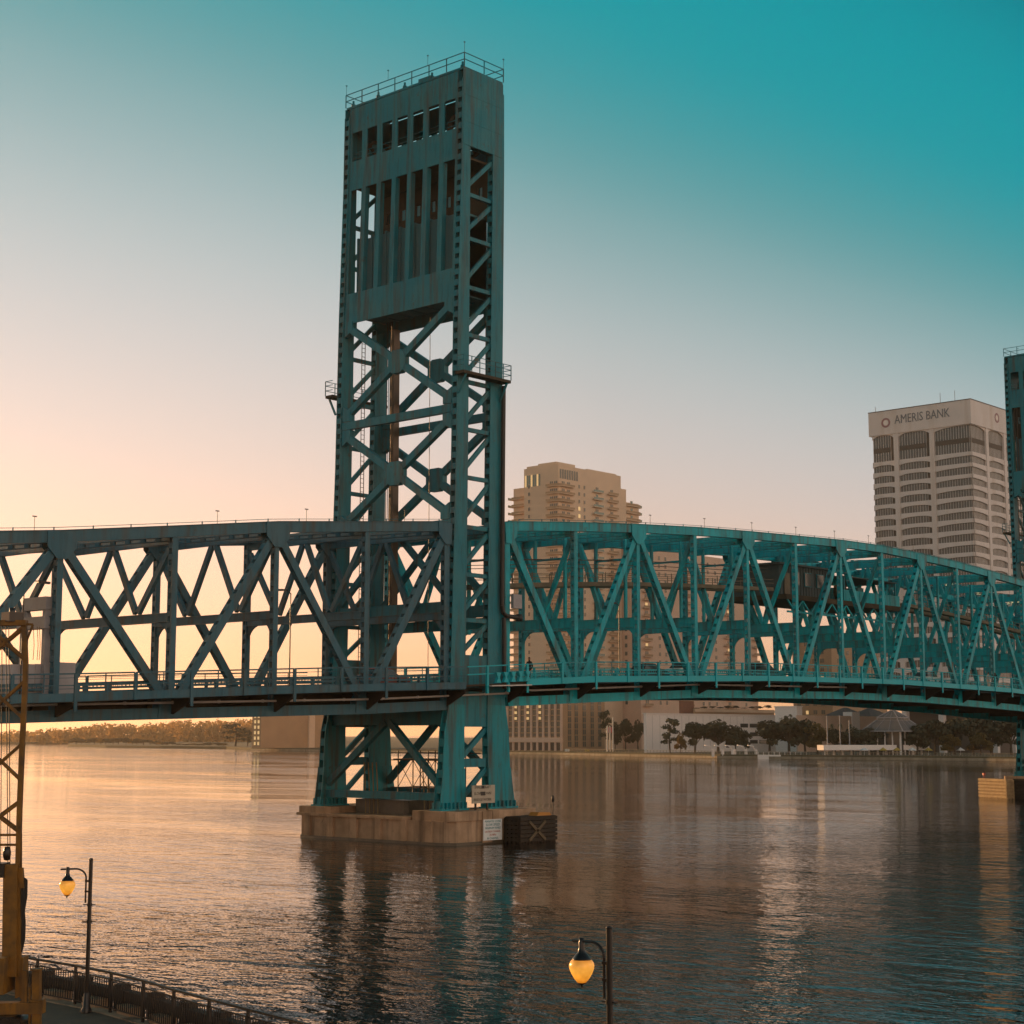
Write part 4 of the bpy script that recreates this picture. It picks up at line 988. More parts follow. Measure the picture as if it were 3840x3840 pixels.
# striped office block at the water under the span
B4 = Bld('office_block', 'brown office block with tall striped window bays at the waterline', 735, 2112, 1880, 2268, 2560, STUC3, 'low buildings on the far bank')
wl_ = win_mesh(1.3, 1.1, GLZL, STUC3); wm = win_mesh(2.2, 2.3, GLZ, STUC3, mull=1)
for i in range(10):
    px = 1905 + i * 22.5; y = ray_to(px, X=B4.X)
    B4.box('facade_pier', B4.X - .8, B4.X - .01, y - .45, y + .45, GROUND, B4.zt - .1, STUC2)
    if i < 9:
        y2 = ray_to(px + 22.5, X=B4.X); B4.box('window_strip', B4.X - .15, B4.X - .02, y2 + .5, y - .5, zof(2762, 735), B4.zt - 1, GLZ)
        B4.box('arcade_bay', B4.X - .14, B4.X - .02, y2 + .5, y - .5, GROUND + .2, zof(2786, 735), RECESS)
        for k in range(9):
            zz = zof(2640 + k * 22, 735)
            if k < 6: B4.box('floor_band', B4.X - .3, B4.X - .155, y2 + .5, y - .5, zz, zz + .5, STUC3)
    if i in (1, 3, 5):
        for k in (0, 1, 2): B4.box('window', B4.X - .34, B4.X - .16, y - 1.9, y - .6, zof(2640 + k * 22, 735) - 1.6, zof(2640 + k * 22, 735) - .4, GLZL)
B4.box('belt_course', B4.X - 1.0, B4.X - .02, B4.Y, B4.y1, zof(2784, 735), zof(2766, 735), STUC2)
for k in range(8):
    for px in (2135, 2160, 2190, 2220, 2248): B4.wr(wm, px, zof(2640 + k * 23, 735))
# hazy block on the left of the near tower
B5 = Bld('office_block', 'hazy brown office block left of the pier with two columns of lit windows', 890, 978, 945, 1260, 2590, STUC3, 'low buildings on the far bank')
wl_ = win_mesh(1.5, 1.7, GLZL, STUC3); wm = win_mesh(3.0, 1.6, GLZ, STUC3, mull=2)
for k in range(6):
    for px in (957, 970): B5.wl(wl_, px, zof(2692 + k * 20.5, 890))
B5.box('stair_tower', B5.X + 33, B5.X + 37, B5.Y - 1.2, B5.Y - .01, GROUND, zof(2640, 890), STUC)
# white hall
B6 = Bld('white_hall', 'long low white hall behind the shoreline trees', 668, 2424, 2414, 2965, 2677, WHT, 'low buildings on the far bank')
for row, (ya, yb) in enumerate(((2727, 2712), (2761, 2746), (2790, 2776))):
    for i in range(6):
        x = ray_to(2777 + i * 35, Y=B6.Y); x2 = ray_to(2777 + i * 35 + 28, Y=B6.Y)
        B6.box('window_band', x, x2, B6.Y - .12, B6.Y - .004, zof(ya, 690), zof(yb, 690), GLASSD)
B6.box('roof_edge', B6.X - .3, B6.x1, B6.Y - .3, B6.y1 + .3, B6.zt, B6.zt + .35, WHT)
for i in range(14): x = B6.X + 4 + i * 5; B6.box('wall_joint', x - .06, x + .06, B6.Y - .05, B6.Y - .004, 3, B6.zt - .5, mat('joint_grey', (.4, .37, .35), .9) if i == 0 else bpy.data.materials['joint_grey'])  # thin grey strips over the wall joints
B7 = Bld('stair_block', 'plain pale stair block on top of the white hall', 705, 2990, 2908, 3010, 2651, WHT, 'low buildings on the far bank')
B7.box('roof_edge', B7.X - .3, B7.x1 + .3, B7.Y - .3, B7.y1 + .3, B7.zt, B7.zt + .4, WHT)
B8 = Bld('parking_deck', 'brown parking deck with planted roof behind the white hall', 735, 2606, 2600, 2905, 2657, STUC3, 'low buildings on the far bank')
for k in range(4): B8.box('deck_band', B8.X, B8.x1, B8.Y - .5, B8.Y - .01, B8.zt - 1.4 - k * 2.6, B8.zt - .2 - k * 2.6, STUC)
B9 = Bld('brick_stair_tower', 'square red brick stair tower beside the parking deck', 732, 2553, 2548, 2604, 2628, BRICKR, 'low buildings on the far bank')
B9.box('coping', B9.X - .3, B9.x1 + .3, B9.Y - .3, B9.y1 + .3, B9.zt, B9.zt + .4, STUC)
B10 = Bld('pink_hall', 'low pink hall with hipped roofs left of the glass pavilion', 690, 2992, 2986, 3320, 2682, STUC2, 'low buildings on the far bank')
for i in range(9): x = B10.X + 4 + i * 4.6; B10.box('window', x, x + 2.2, B10.Y - .1, B10.Y - .004, 6, 9.5, RECESS)
B10.box('roof_tower', ray_to(3194, Y=B10.Y), ray_to(3222, Y=B10.Y), B10.Y - .5, B10.Y + 4, 5, zof(2666, 690), WHT)
for pa, pb in ((3145, 3230), (3235, 3322)):
    x0, x1_ = ray_to(pa, Y=B10.Y + 8), ray_to(pb, Y=B10.Y + 8); zc = B10.zt; zr = zof(2648, 700); y0, y1 = B10.Y + 4, B10.Y + 16; xm_ = (x0 + x1_) / 2; ym = (y0 + y1) / 2
    m = MB(); m.add([(x0, y0, zc), (x1_, y0, zc), (x1_, y1, zc), (x0, y1, zc), (xm_ - 1.5, ym, zr), (xm_ + 1.5, ym, zr)], [(0, 1, 5, 4), (1, 2, 5), (2, 3, 4, 5), (3, 0, 4), (3, 2, 1, 0)]); m.obj('hip_roof', ROOFM, B10.root)
ORD = ['first', 'second', 'third', 'fourth', 'fifth', 'sixth', 'seventh', 'eighth', 'ninth', 'tenth', 'eleventh', 'twelfth', 'thirteenth', 'fourteenth', 'fifteenth', 'sixteenth', 'seventeenth', 'eighteenth', 'nineteenth', 'twentieth'] + ['twenty-' + k for k in ('first', 'second', 'third', 'fourth', 'fifth', 'sixth')]
# glass pavilion
pc = at(3350, 602); pv = thing('pavilion', 'glass pavilion with a two tier pyramid roof among the trees', 'pavilion', (pc.x, pc.y, GROUND), 'low buildings on the far bank')
def pavilion():
    cx, cy = pc.x, pc.y
    def frust(h0, h1, z0, z1, name, m_):
        v = [(cx + a * h0, cy + b * h0, z0) for a, b in ((-1, -1), (1, -1), (1, 1), (-1, 1))] + [(cx + a * h1, cy + b * h1, z1) for a, b in ((-1, -1), (1, -1), (1, 1), (-1, 1))]
        m = MB(); m.add(v, [(0, 1, 5, 4), (1, 2, 6, 5), (2, 3, 7, 6), (3, 0, 4, 7), (4, 5, 6, 7), (3, 2, 1, 0)]); o = m.obj(name, m_, pv)
        m = MB()
        for i in range(4): m.beam(v[i], v[i + 4], .3, .3); m.beam(v[i], v[(i + 1) % 4], .35, .35)
        for i in range(4):
            for k in (1, 2): 
                a = Vector(v[i]).lerp(Vector(v[(i + 1) % 4]), k / 3); b = Vector(v[i + 4]).lerp(Vector(v[4 + (i + 1) % 4]), k / 3); m.beam(a, b, .12, .12)
        m.obj('roof_frame', GALV, o)
    z = lambda y: zof(y, 602)
    frust(4.2, .5, z(2692), z(2664), 'upper_roof', ROOFM); frust(4.0, 4.0, z(2701), z(2692), 'clerestory', GLZ); frust(8.4, 4.3, z(2742), z(2701), 'lower_roof', ROOFM)
    MB().box(cx - 6, cx + 6, cy - 6, cy + 6, GROUND, z(2743)).obj('glass_wall', GLASSD, pv)
    for a in (-6, -3, 0, 3, 6):
        MB().box(cx + a - .2, cx + a + .2, cy - 6.3, cy - 6.01, GROUND, z(2743)).obj('wall_post', WHT, pv); MB().box(cx - 6.3, cx - 6.01, cy + a - .2, cy + a + .2, GROUND, z(2743)).obj('wall_post', WHT, pv)
    a = at(3075, 592); b = at(3470, 600)
    MB().beam((a.x, a.y, 4.1), (b.x, b.y, 4.1), 6, 1.8, (0.6, -.8, 0)).obj('terrace_roof', WHT, pv)
    for k in range(12): q = a.lerp(b, (k + .5) / 12); MB().box(q.x - .25, q.x + .25, q.y - .25, q.y + .25, GROUND, 3.2).obj('terrace_post', WHT, pv)
pavilion()
# shelters along the quay, moored pontoon, flagpoles, canopies
for i, px in enumerate((2673, 2709, 2750, 2796, 2834)):
    p = at(px, 612); t = thing('quay_shelter', ('leftmost white roofed shelter on a pale post by the quay', 'second white roofed shelter from the left by the quay', 'middle white roofed shelter on a wide pale post by the quay', 'fourth white roofed shelter from the left by the quay', 'white roofed shelter nearest the moored pontoon boat')[i], 'shelter', (p.x, p.y, GROUND), 'row of white roofed shelters by the quay')
    w = .75 if i != 2 else 2.0
    MB().box(p.x - w / 2, p.x + w / 2, p.y - .4, p.y + .4, 0.6, 3.4).obj('post', WHT, t); MB().beam((p.x - .6, p.y + .7, 4.4), (p.x - 2.0, p.y + 2.2, 4.75), 2.0, .35, (.7, .7, 0)).obj('shelter_roof', WHT, t)
    MB().tube((p.x, p.y, 2.6), (p.x - .9, p.y + 1, 4.4), .1, 5).obj('roof_arm', WHT, t)
a, b = at(2842, 601), at(3022, 596); t = thing('pontoon_boat', 'long white pontoon boat moored at the quay', 'boat', (a.x, a.y, 0))
MB().beam((a.x, a.y, .75), (b.x, b.y, .75), 3, 1.5, (.6, -.8, 0)).obj('hull', WHT, t)
for k in range(10): q = a.lerp(b, k / 9); MB().box(q.x - .06, q.x + .06, q.y - .06, q.y + .06, 1.5, 2.5).obj('rail_post', WHT, t)
MB().beam((a.x, a.y, 2.5), (b.x, b.y, 2.5), .1, .1).obj('rail', WHT, t)
for i, (px, yt, D) in enumerate(((2277, 2722, 712), (2287, 2722, 712), (2298, 2690, 712), (3102, 2685, 596), (3150, 2683, 596), (3185, 2700, 596))):
    p = at(px, D); zt = zof(yt, D)
    lab = ('thin flagpole with a drooping flag beside the office block', 'slim flagpole right of the drooping flag', 'tallest flagpole of the three beside the office block', 'bare mast left of the glass pavilion', 'middle bare mast left of the glass pavilion', 'short bare mast nearest the glass pavilion')[i]
    t = thing('flagpole', lab, 'flagpole', (p.x, p.y, GROUND), 'flagpoles on the far bank')
    MB().tube((p.x, p.y, GROUND), (p.x, p.y, zt), .38 if i < 3 else .22, 8, .3 if i < 3 else .16).obj('pole', PIPE if i < 3 else GALV, t)
    if i == 0:
        d = RT * 1.0; o = MB(); mm = [FLAGW, FLAGR]
        for k in range(5):
            a0 = p + d * (k * .5) + Vector((0, 0, -.35 * k)); a1 = p + d * ((k + 1) * .5) + Vector((0, 0, -.35 * (k + 1))); o.cur = k % 2
            o.prism([(a0.x, a0.y, zt - .4), (a1.x, a1.y, zt - .4 - .3), (a1.x, a1.y, zt - 3.0), (a0.x, a0.y, zt - 2.6)], (.05, .05, 0))
        o.obj('flag', mm, t)
for px, lab in ((2128, 'small white launch with orange trim moored left of the flagpoles'), (2203, 'small pale launch moored nearest the flagpoles')):
    p = at(px, 716); t = thing('small_launch', lab, 'boat', (p.x, p.y, 0), 'small launches at the quay')
    h_ = MB(); h_.prism([(p.x - 2.2, p.y + 1.0, .1), (p.x + 2.0, p.y - 1.4, .1), (p.x + 2.8, p.y - 2.0, 1.0), (p.x - 2.4, p.y + 1.3, 1.0)], (.9, 1.2, 0)); h_.obj('hull', WHITEP, t)
    MB().box(p.x - .9, p.x + .7, p.y - .5, p.y + .8, 1.0, 2.5).obj('cabin', WHITEP if px == 2128 else CANV, t)
for i in range(7):
    px = (3240, 3310, 3362, 3420, 3480, 3540, 3600)[i]; p = at(px, 588); t = thing('sunshade', ORD[i] + ' triangular canvas sunshade from the left on the riverside terrace', 'sunshade', (p.x, p.y, GROUND), 'yellow sunshades on the riverside terrace')
    m = MB(); m.tube((p.x, p.y, 1.5), (p.x, p.y, 4.0), .07, 5); m.obj('pole', WHT, t); m = MB(); m.lathe([(.05, 4.2), (1.7, 3.2), (1.65, 3.1), (0, 4.0)], (p.x, p.y, 0), 4, False); m.obj('canopy', CANV if i % 3 else FLAGW, t)
# riverside rail along the far quay
rl = thing('quay_railing', 'thin riverside railing along the far quay', 'railing', tuple(SP[2]))
m = MB(); pts = [shore_pt(px, lerp([(2100, 2830), (2700, 2843), (3700, 2853), (3900, 2856)], px)) + Vector((2.5, 2.5, 0)) for px in range(2120, 3900, 12)]
for p in pts: m.box(p.x - .06, p.x + .06, p.y - .06, p.y + .06, 1.5, 2.6)
for a, b in zip(pts, pts[1:]): m.beam((a.x, a.y, 2.6), (b.x, b.y, 2.6), .1, .12); m.beam((a.x, a.y, 2.1), (b.x, b.y, 2.1), .06, .06)
m.obj('rail_bars', SEAW, rl)

# ------------------------------------------------------------------ trees
def leaf_cloud(m, blobs, n, size, rnd):
    tot = sum(b[3] * b[4] for b in blobs)
    for cx, cy, cz, rx, rz in blobs:
        for _ in range(int(n * rx * rz / tot)):
            while True:
                u = Vector((rnd.uniform(-1, 1), rnd.uniform(-1, 1), rnd.uniform(-1, 1)))
                if .15 < u.length < 1: break
            u = u * (.55 + .45 * u.length) / max(u.length, .4) if u.length < .6 else u
            c = Vector((cx + u.x * rx, cy + u.y * rx, cz + u.z * rz)); s_ = size * rnd.uniform(.6, 1.3)
            nrm = (u + Vector((rnd.uniform(-1, 1), rnd.uniform(-1, 1), rnd.uniform(-.4, 1)))).normalized()
            a = nrm.cross(Vector((rnd.uniform(-1, 1), rnd.uniform(-1, 1), .3))).normalized(); b = nrm.cross(a)
            m.add([c - a * s_ - b * s_ * .3, c + a * s_ * .2 - b * s_ * .8, c + a * s_ + b * s_ * .25, c - a * s_ * .15 + b * s_ * .8], [(0, 1, 2, 3)])
def tree_meshes(seed, kind):
    rnd = random.Random(seed); t = MB(); c = MB(); H = 10.0
    if kind == 'pine':
        t.path([(0, 0, 0), (.15, .05, 3.2)], .22, 7); t.tube((.15, .05, 3.2), (-.1, .1, 9), .18, 7, .06); blobs = []
        for k in range(9):
            a = rnd.uniform(0, 6.3); z = 3.2 + 6.4 * k / 9; r = rnd.uniform(.7, 1.9); p = (r * math.cos(a), r * math.sin(a), z); t.tube((0, .05, z - .5), p, .08, 5, .03); blobs.append((*p, rnd.uniform(.9, 1.5), rnd.uniform(.6, .95)))
        blobs.append((0, 0, 9.2, 1.0, .8)); leaf_cloud(c, blobs, 620, .34, rnd)
    elif kind == 'palm':
        t.path([(0, 0, 0), (.1, 0, 4), (.05, 0, 8.4)], .2, 7)
        for k in range(16):
            a = k * 2.4; dr = Vector((math.cos(a), math.sin(a), 0)); up = rnd.uniform(-.2, 1.0); p0 = Vector((.05, 0, 8.4)); side = Vector((-dr.y, dr.x, 0)) * .28; prev = p0
            for q in range(1, 5):
                f = q / 4; nx = p0 + dr * 2.2 * f + Vector((0, 0, up * 1.6 * f - 2.6 * f * f)); w0, w1 = (1 - (q - 1) / 5), (1 - q / 5)
                c.add([prev - side * w0, prev + side * w0, nx + side * w1, nx - side * w1], [(0, 1, 2, 3)]); prev = nx
    else:
        t.tube((0, 0, 0), (.1, 0, 2.6), .34, 8, .24); blobs = []
        nb = rnd.randint(8, 11)
        for k in range(nb):
            a = 2 * math.pi * k / nb + rnd.uniform(-.3, .3); r = rnd.uniform(1.4, 3.6); z = rnd.uniform(3.6, 8.2) - r * .25; p = Vector((r * math.cos(a), r * math.sin(a), z))
            mid = Vector((.1, 0, 2.6)).lerp(p, .5) + Vector((0, 0, .4)); t.tube((.1, 0, 2.4), mid, .15, 6, .1); t.tube(mid, p, .1, 5, .04); blobs.append((p.x, p.y, p.z, rnd.uniform(1.2, 2.0), rnd.uniform(.9, 1.5)))
        blobs += [(0, 0, 7.6, 2.0, 1.6), (.4, -.3, 5.6, 2.2, 1.5)]; leaf_cloud(c, blobs, 1300, .38, rnd)
    lm = {'pine': LEAF[2], 'palm': LEAF[2], 'oak': LEAF[0], 'gold': LEAF[1]}[kind]
    return t.mesh('trunk', BARK), c.mesh('crown', lm)
TM = {k: [tree_meshes(11 * i + j, k) for j in range(n)] for i, (k, n) in enumerate((('oak', 4), ('gold', 1), ('pine', 2), ('palm', 1)))}
def tree(kind, px, D, ytop, wpx, label, group, rnd_=[0], zb=GROUND):
    rnd_[0] += 1; p = at(px, D, zb); h = (zof(ytop, D) - zb) / 9.6; w = wpx * D / FPX / {'oak': 7.0, 'gold': 7.0, 'pine': 4.6, 'palm': 4.6}[kind]
    t = thing({'oak': 'oak_tree', 'gold': 'oak_tree', 'pine': 'pine_tree', 'palm': 'palm_tree'}[kind], label, 'tree', tuple(p), group, rnd_[0] * 1.7)
    t.scale = (w, w, h); ms = TM[kind][rnd_[0] % len(TM[kind])]
    inst('trunk', ms[0], t); inst('crown', ms[1], t)
G1 = 'trees along the far quay'
for kind, px, D, yt, w, lab in (
    ('pine', 2512, 645, 2697, 66, 'lone dark pine in front of the blank end of the white hall'), ('gold', 2552, 640, 2745, 40, 'small yellowing tree right of the lone pine'),
    ('oak', 2605, 642, 2700, 90, 'broad dark oak left of centre before the white hall'), ('oak', 2692, 642, 2692, 128, 'widest oak before the middle of the white hall'),
    ('oak', 2758, 648, 2716, 62, 'smaller oak at the right shoulder of the widest oak'), ('oak', 2794, 652, 2733, 44, 'small round tree before the white hall windows'),
    ('oak', 2884, 622, 2694, 110, 'dense oak behind the moored pontoon boat'), ('oak', 2958, 620, 2674, 120, 'tallest oak right of the white hall windows'),
    ('oak', 3018, 618, 2690, 104, 'dark oak below the pale stair block'), ('gold', 3064, 612, 2706, 90, 'olive tree left of the first bare mast'),
    ('oak', 3130, 606, 2728, 70, 'low tree between the bare masts'), ('oak', 3196, 604, 2720, 92, 'round tree right of the bare masts'), ('oak', 3262, 600, 2722, 96, 'round tree at the left eave of the glass pavilion'),
    ('oak', 3438, 596, 2712, 92, 'tree at the right eave of the glass pavilion'), ('oak', 3506, 600, 2692, 120, 'dark tree under the first white tower leg'),
    ('oak', 3578, 604, 2684, 124, 'dark tree under the second white tower leg'), ('oak', 3648, 606, 2670, 124, 'high dark tree left of the far pier'), ('oak', 3716, 606, 2676, 120, 'high dark tree close beside the far pier'),
    ('oak', 3790, 606, 2684, 120, 'dark tree half hidden by the far pier'), ('gold', 3676, 588, 2742, 76, 'lower olive tree near the far pier'), ('gold', 3560, 588, 2748, 70, 'lower olive tree right of the glass pavilion'),
    ('oak', 2306, 722, 2700, 46, 'narrow dark tree just right of the flagpoles'), ('oak', 2346, 726, 2688, 52, 'tall narrow tree between the flagpoles and the white hall'), ('oak', 2392, 724, 2694, 56, 'dark tree at the left corner of the white hall'),
    ('pine', 2276, 735, 2668, 50, 'hazy pine behind the flagpoles'),
    ('palm', 3120, 640, 2702, 26, 'left palm before the pink hall'), ('palm', 3152, 640, 2700, 26, 'middle palm before the pink hall'), ('palm', 3188, 640, 2703, 26, 'right palm before the pink hall'),
    ('pine', 884, 1010, 2716, 84, 'large hazy tree on the point left of the brown office block'), ('pine', 930, 1000, 2740, 50, 'smaller hazy tree against the brown office block')):
    tree(kind, px, D, yt, w, lab, G1)
rr = random.Random(3)
for i in range(26):
    px = 262 + i * 23 + rr.uniform(-6, 6); D = lerp([(255, 1230), (850, 1030)], px) + rr.uniform(0, 30)
    yt = lerp([(200, 2793), (240, 2772), (330, 2768), (400, 2765), (520, 2770), (600, 2776), (700, 2788), (860, 2786)], px) + rr.uniform(-6, 4)
    tree('oak' if i % 5 else 'gold', px, D, yt, rr.uniform(26, 44), ORD[i] + ' low hazy bushy tree from the tip of the wooded point', 'hazy trees on the wooded point')
for i in range(10): tree('oak', 2612 + i * 30, 742, 2646 + rr.uniform(-3, 8), 26, ORD[i] + ' small shrub from the left on the parking deck roof', 'shrubs on the parking deck roof', zb=B8.zt)
def backlit(m, col, f):
    nt = m.node_tree; N = nt.nodes; L = nt.links; out = [n for n in N if n.type == 'OUTPUT_MATERIAL'][0]; b = N['Principled BSDF']
    t = N.new('ShaderNodeBsdfTranslucent'); t.inputs[0].default_value = (*col, 1); x = N.new('ShaderNodeMixShader'); x.inputs[0].default_value = f
    L.new(b.outputs[0], x.inputs[1]); L.new(t.outputs[0], x.inputs[2]); L.new(x.outputs[0], out.inputs['Surface']); return m
backlit(LEAF[1], (0.30, 0.17, 0.04), .5)
# the far wood: one hazy mass
m = MB(); blobs = []
for i in range(150):
    px = -150 + i * 8.2 + rr.uniform(-5, 5); D = rr.uniform(1480, 1640) + max(0, px - 300) * .1
    yt = lerp([(-150, 2748), (150, 2738), (330, 2722), (420, 2712), (520, 2718), (640, 2706), (700, 2702), (800, 2700), (900, 2698), (1100, 2700)], px) + rr.uniform(-7, 10)
    zt = zof(yt, D); q = at(px, D); rz = (zt - 1) * rr.uniform(.22, .34); blobs.append((q.x, q.y, zt - rz, rr.uniform(3.5, 7), rz)); blobs.append((q.x, q.y, zt * .38, 6.5, zt * .36))
leaf_cloud(m, blobs, 17000, 1.25, rr); o = m.obj('distant_wood', backlit(mat('golden_haze_leaves', (0.20, 0.13, 0.05), 0.8, noise=(0.15, 0.10, 0.04), scale=0.1), (0.50, 0.27, 0.07), .6), stuff=True); tag(o, 'long hazy wood along the distant bank at the left', 'wood')  # golden sun and haze are put into the leaf colour

# ------------------------------------------------------------------ foreground: promenade, railing, lamps, rig
ZP = 1.0
rail = thing('promenade_railing', 'dark metal promenade railing curving along the near bank', 'railing', (RP[3].x, RP[3].y, ZP))
def resample(pts, step):
    out = [pts[0]]; acc = 0
    for a, b in zip(pts, pts[1:]):
        L_ = (b - a).length; t = step - acc
        while t <= L_: out.append(a.lerp(b, t / L_)); t += step
        acc = (acc + L_) % step
    return out
FINE = resample(RP, .5)
PT = FINE[::4]
for a, b in zip(PT, PT[1:]):
    d = (b - a).normalized()
    MB().box(a.x - .035, a.x + .035, a.y - .035, a.y + .035, ZP - .02, ZP + 1.09).obj('rail_post', RAILM, rail)
    MB().beam((a.x, a.y, ZP + 1.11), (b.x, b.y, ZP + 1.11), .09, .06).obj('top_rail', RAILM, rail)
    m = MB(); m.beam((a.x, a.y, ZP + .93), (b.x, b.y, ZP + .93), .03, .035); m.beam((a.x, a.y, ZP + .14), (b.x, b.y, ZP + .14), .03, .035); m.obj('lower_rail', RAILM, rail)
    m = MB()
    for k in range(1, 16): q = a.lerp(b, k / 16); m.box(q.x - .011, q.x + .011, q.y - .011, q.y + .011, ZP + .15, ZP + .92)
    m.obj('balusters', RAILM, rail, stuff=True)
kb = thing('quay_edge', 'timber wale and concrete kerb blocks along the promenade edge', 'kerb', (RP[3].x, RP[3].y, ZP - .3))
for a, b in zip(PT, PT[1:]):
    d = (b - a).normalized(); n = Vector((-d.y, d.x, 0)); n = n if n.x > 0 else -n
    a2, b2 = a + n * .55, b + n * .55
    MB().beam((a2.x, a2.y, ZP + .42), (b2.x, b2.y, ZP + .42), .3, .3).obj('timber_wale', TIMB, kb)
    c = a.lerp(b, .3) + n * .34; MB().beam((c - d * .38) + Vector((0, 0, ZP + .0)), (c + d * .38) + Vector((0, 0, ZP + .0)), .5, .5).obj('kerb_block', CONC, kb)
    c = a.lerp(b, .8) + n * .6; MB().beam((c.x, c.y, -1.5), (c.x, c.y, ZP + .7), .34, .34).obj('timber_pile', TIMB, kb)
    MB().beam((a + n * .02) + Vector((0, 0, ZP - .28)), (b + n * .02) + Vector((0, 0, ZP - .28)), .4, .6).obj('kerb_beam', CONC, kb)

def lamp(px, D, ytop, label, turn):
    p = at(px, D); zt = zof(ytop, D); root = thing('promenade_lamp', label, 'lamp post', (p.x, p.y, ZP), 'amber lamps on the promenade')
    ax = -RT * math.cos(turn) + FW * math.sin(turn); P3 = lambda a, z, o=0: Vector((p.x, p.y, zt + z)) + ax * a
    m = MB(); m.tube((p.x, p.y, ZP), (p.x, p.y, zt), .062, 16, .056); m.lathe([(.0, 0), (.06, 0), (.058, .03), (0, .045)], (p.x, p.y, zt - .01), 16); m.obj('pole', BRONZE, root)
    m = MB(); m.lathe([(.16, 0), (.16, .08), (.11, .16), (.085, .5), (.065, .55)], (p.x, p.y, ZP), 16); m.obj('pole_base', BRONZE, root)
    pts = [P3(.125, -1.22), P3(.125, -.52)] + [P3(.125 + .3 * (1 - math.cos(t * math.pi / 12)), -.52 + .25 * math.sin(t * math.pi / 12)) for t in range(1, 7)] + [P3(.86, -.285)]
    m = MB(); m.path(pts, .026, 10); m.obj('lamp_arm', BRONZE, root)
    m = MB()
    for z in (-.61, -.9): m.beam(P3(-.02, z), P3(.15, z), .07, .05)
    m.obj('arm_clamp', BRONZE, root)
    m = MB()
    for z in (-1.27, -1.74): m.beam(P3(-.17, z), P3(.19, z), .03, .025); m.lathe([(.075, -.04), (.075, .04)], P3(0, z), 12)
    m.obj('banner_arm', BRONZE, root)
    c = P3(.655, -.58)
    m = MB(); m.lathe([(.0, .36), (.045, .36), (.045, .3), (.055, .28), (.05, .2), (.075, .1), (.11, .07), (.165, 0), (.18, -.02), (.0, -.02)], c, 20); m.obj('lamp_cap', BRONZE, root)
    g = MB(); g.lathe([(.172, -.021), (.208, -.06), (.228, -.12), (.222, -.18), (.19, -.26), (.13, -.36), (.075, -.425), (.0, -.43)], c, 28); go = g.obj('lamp_globe', LAMPG, root)
    m = MB(); m.lathe([(.08, -.415), (.075, -.44), (.02, -.46), (.012, -.51), (0, -.515)], c, 12); m.obj('finial', BRONZE, root)
    return root
lamp(357, 48.6, 3222, 'amber lamp post by the railing at the lower left', 0); lamp(2279, 30.2, 3480, 'nearer amber lamp post rising from the bottom edge', R(44))

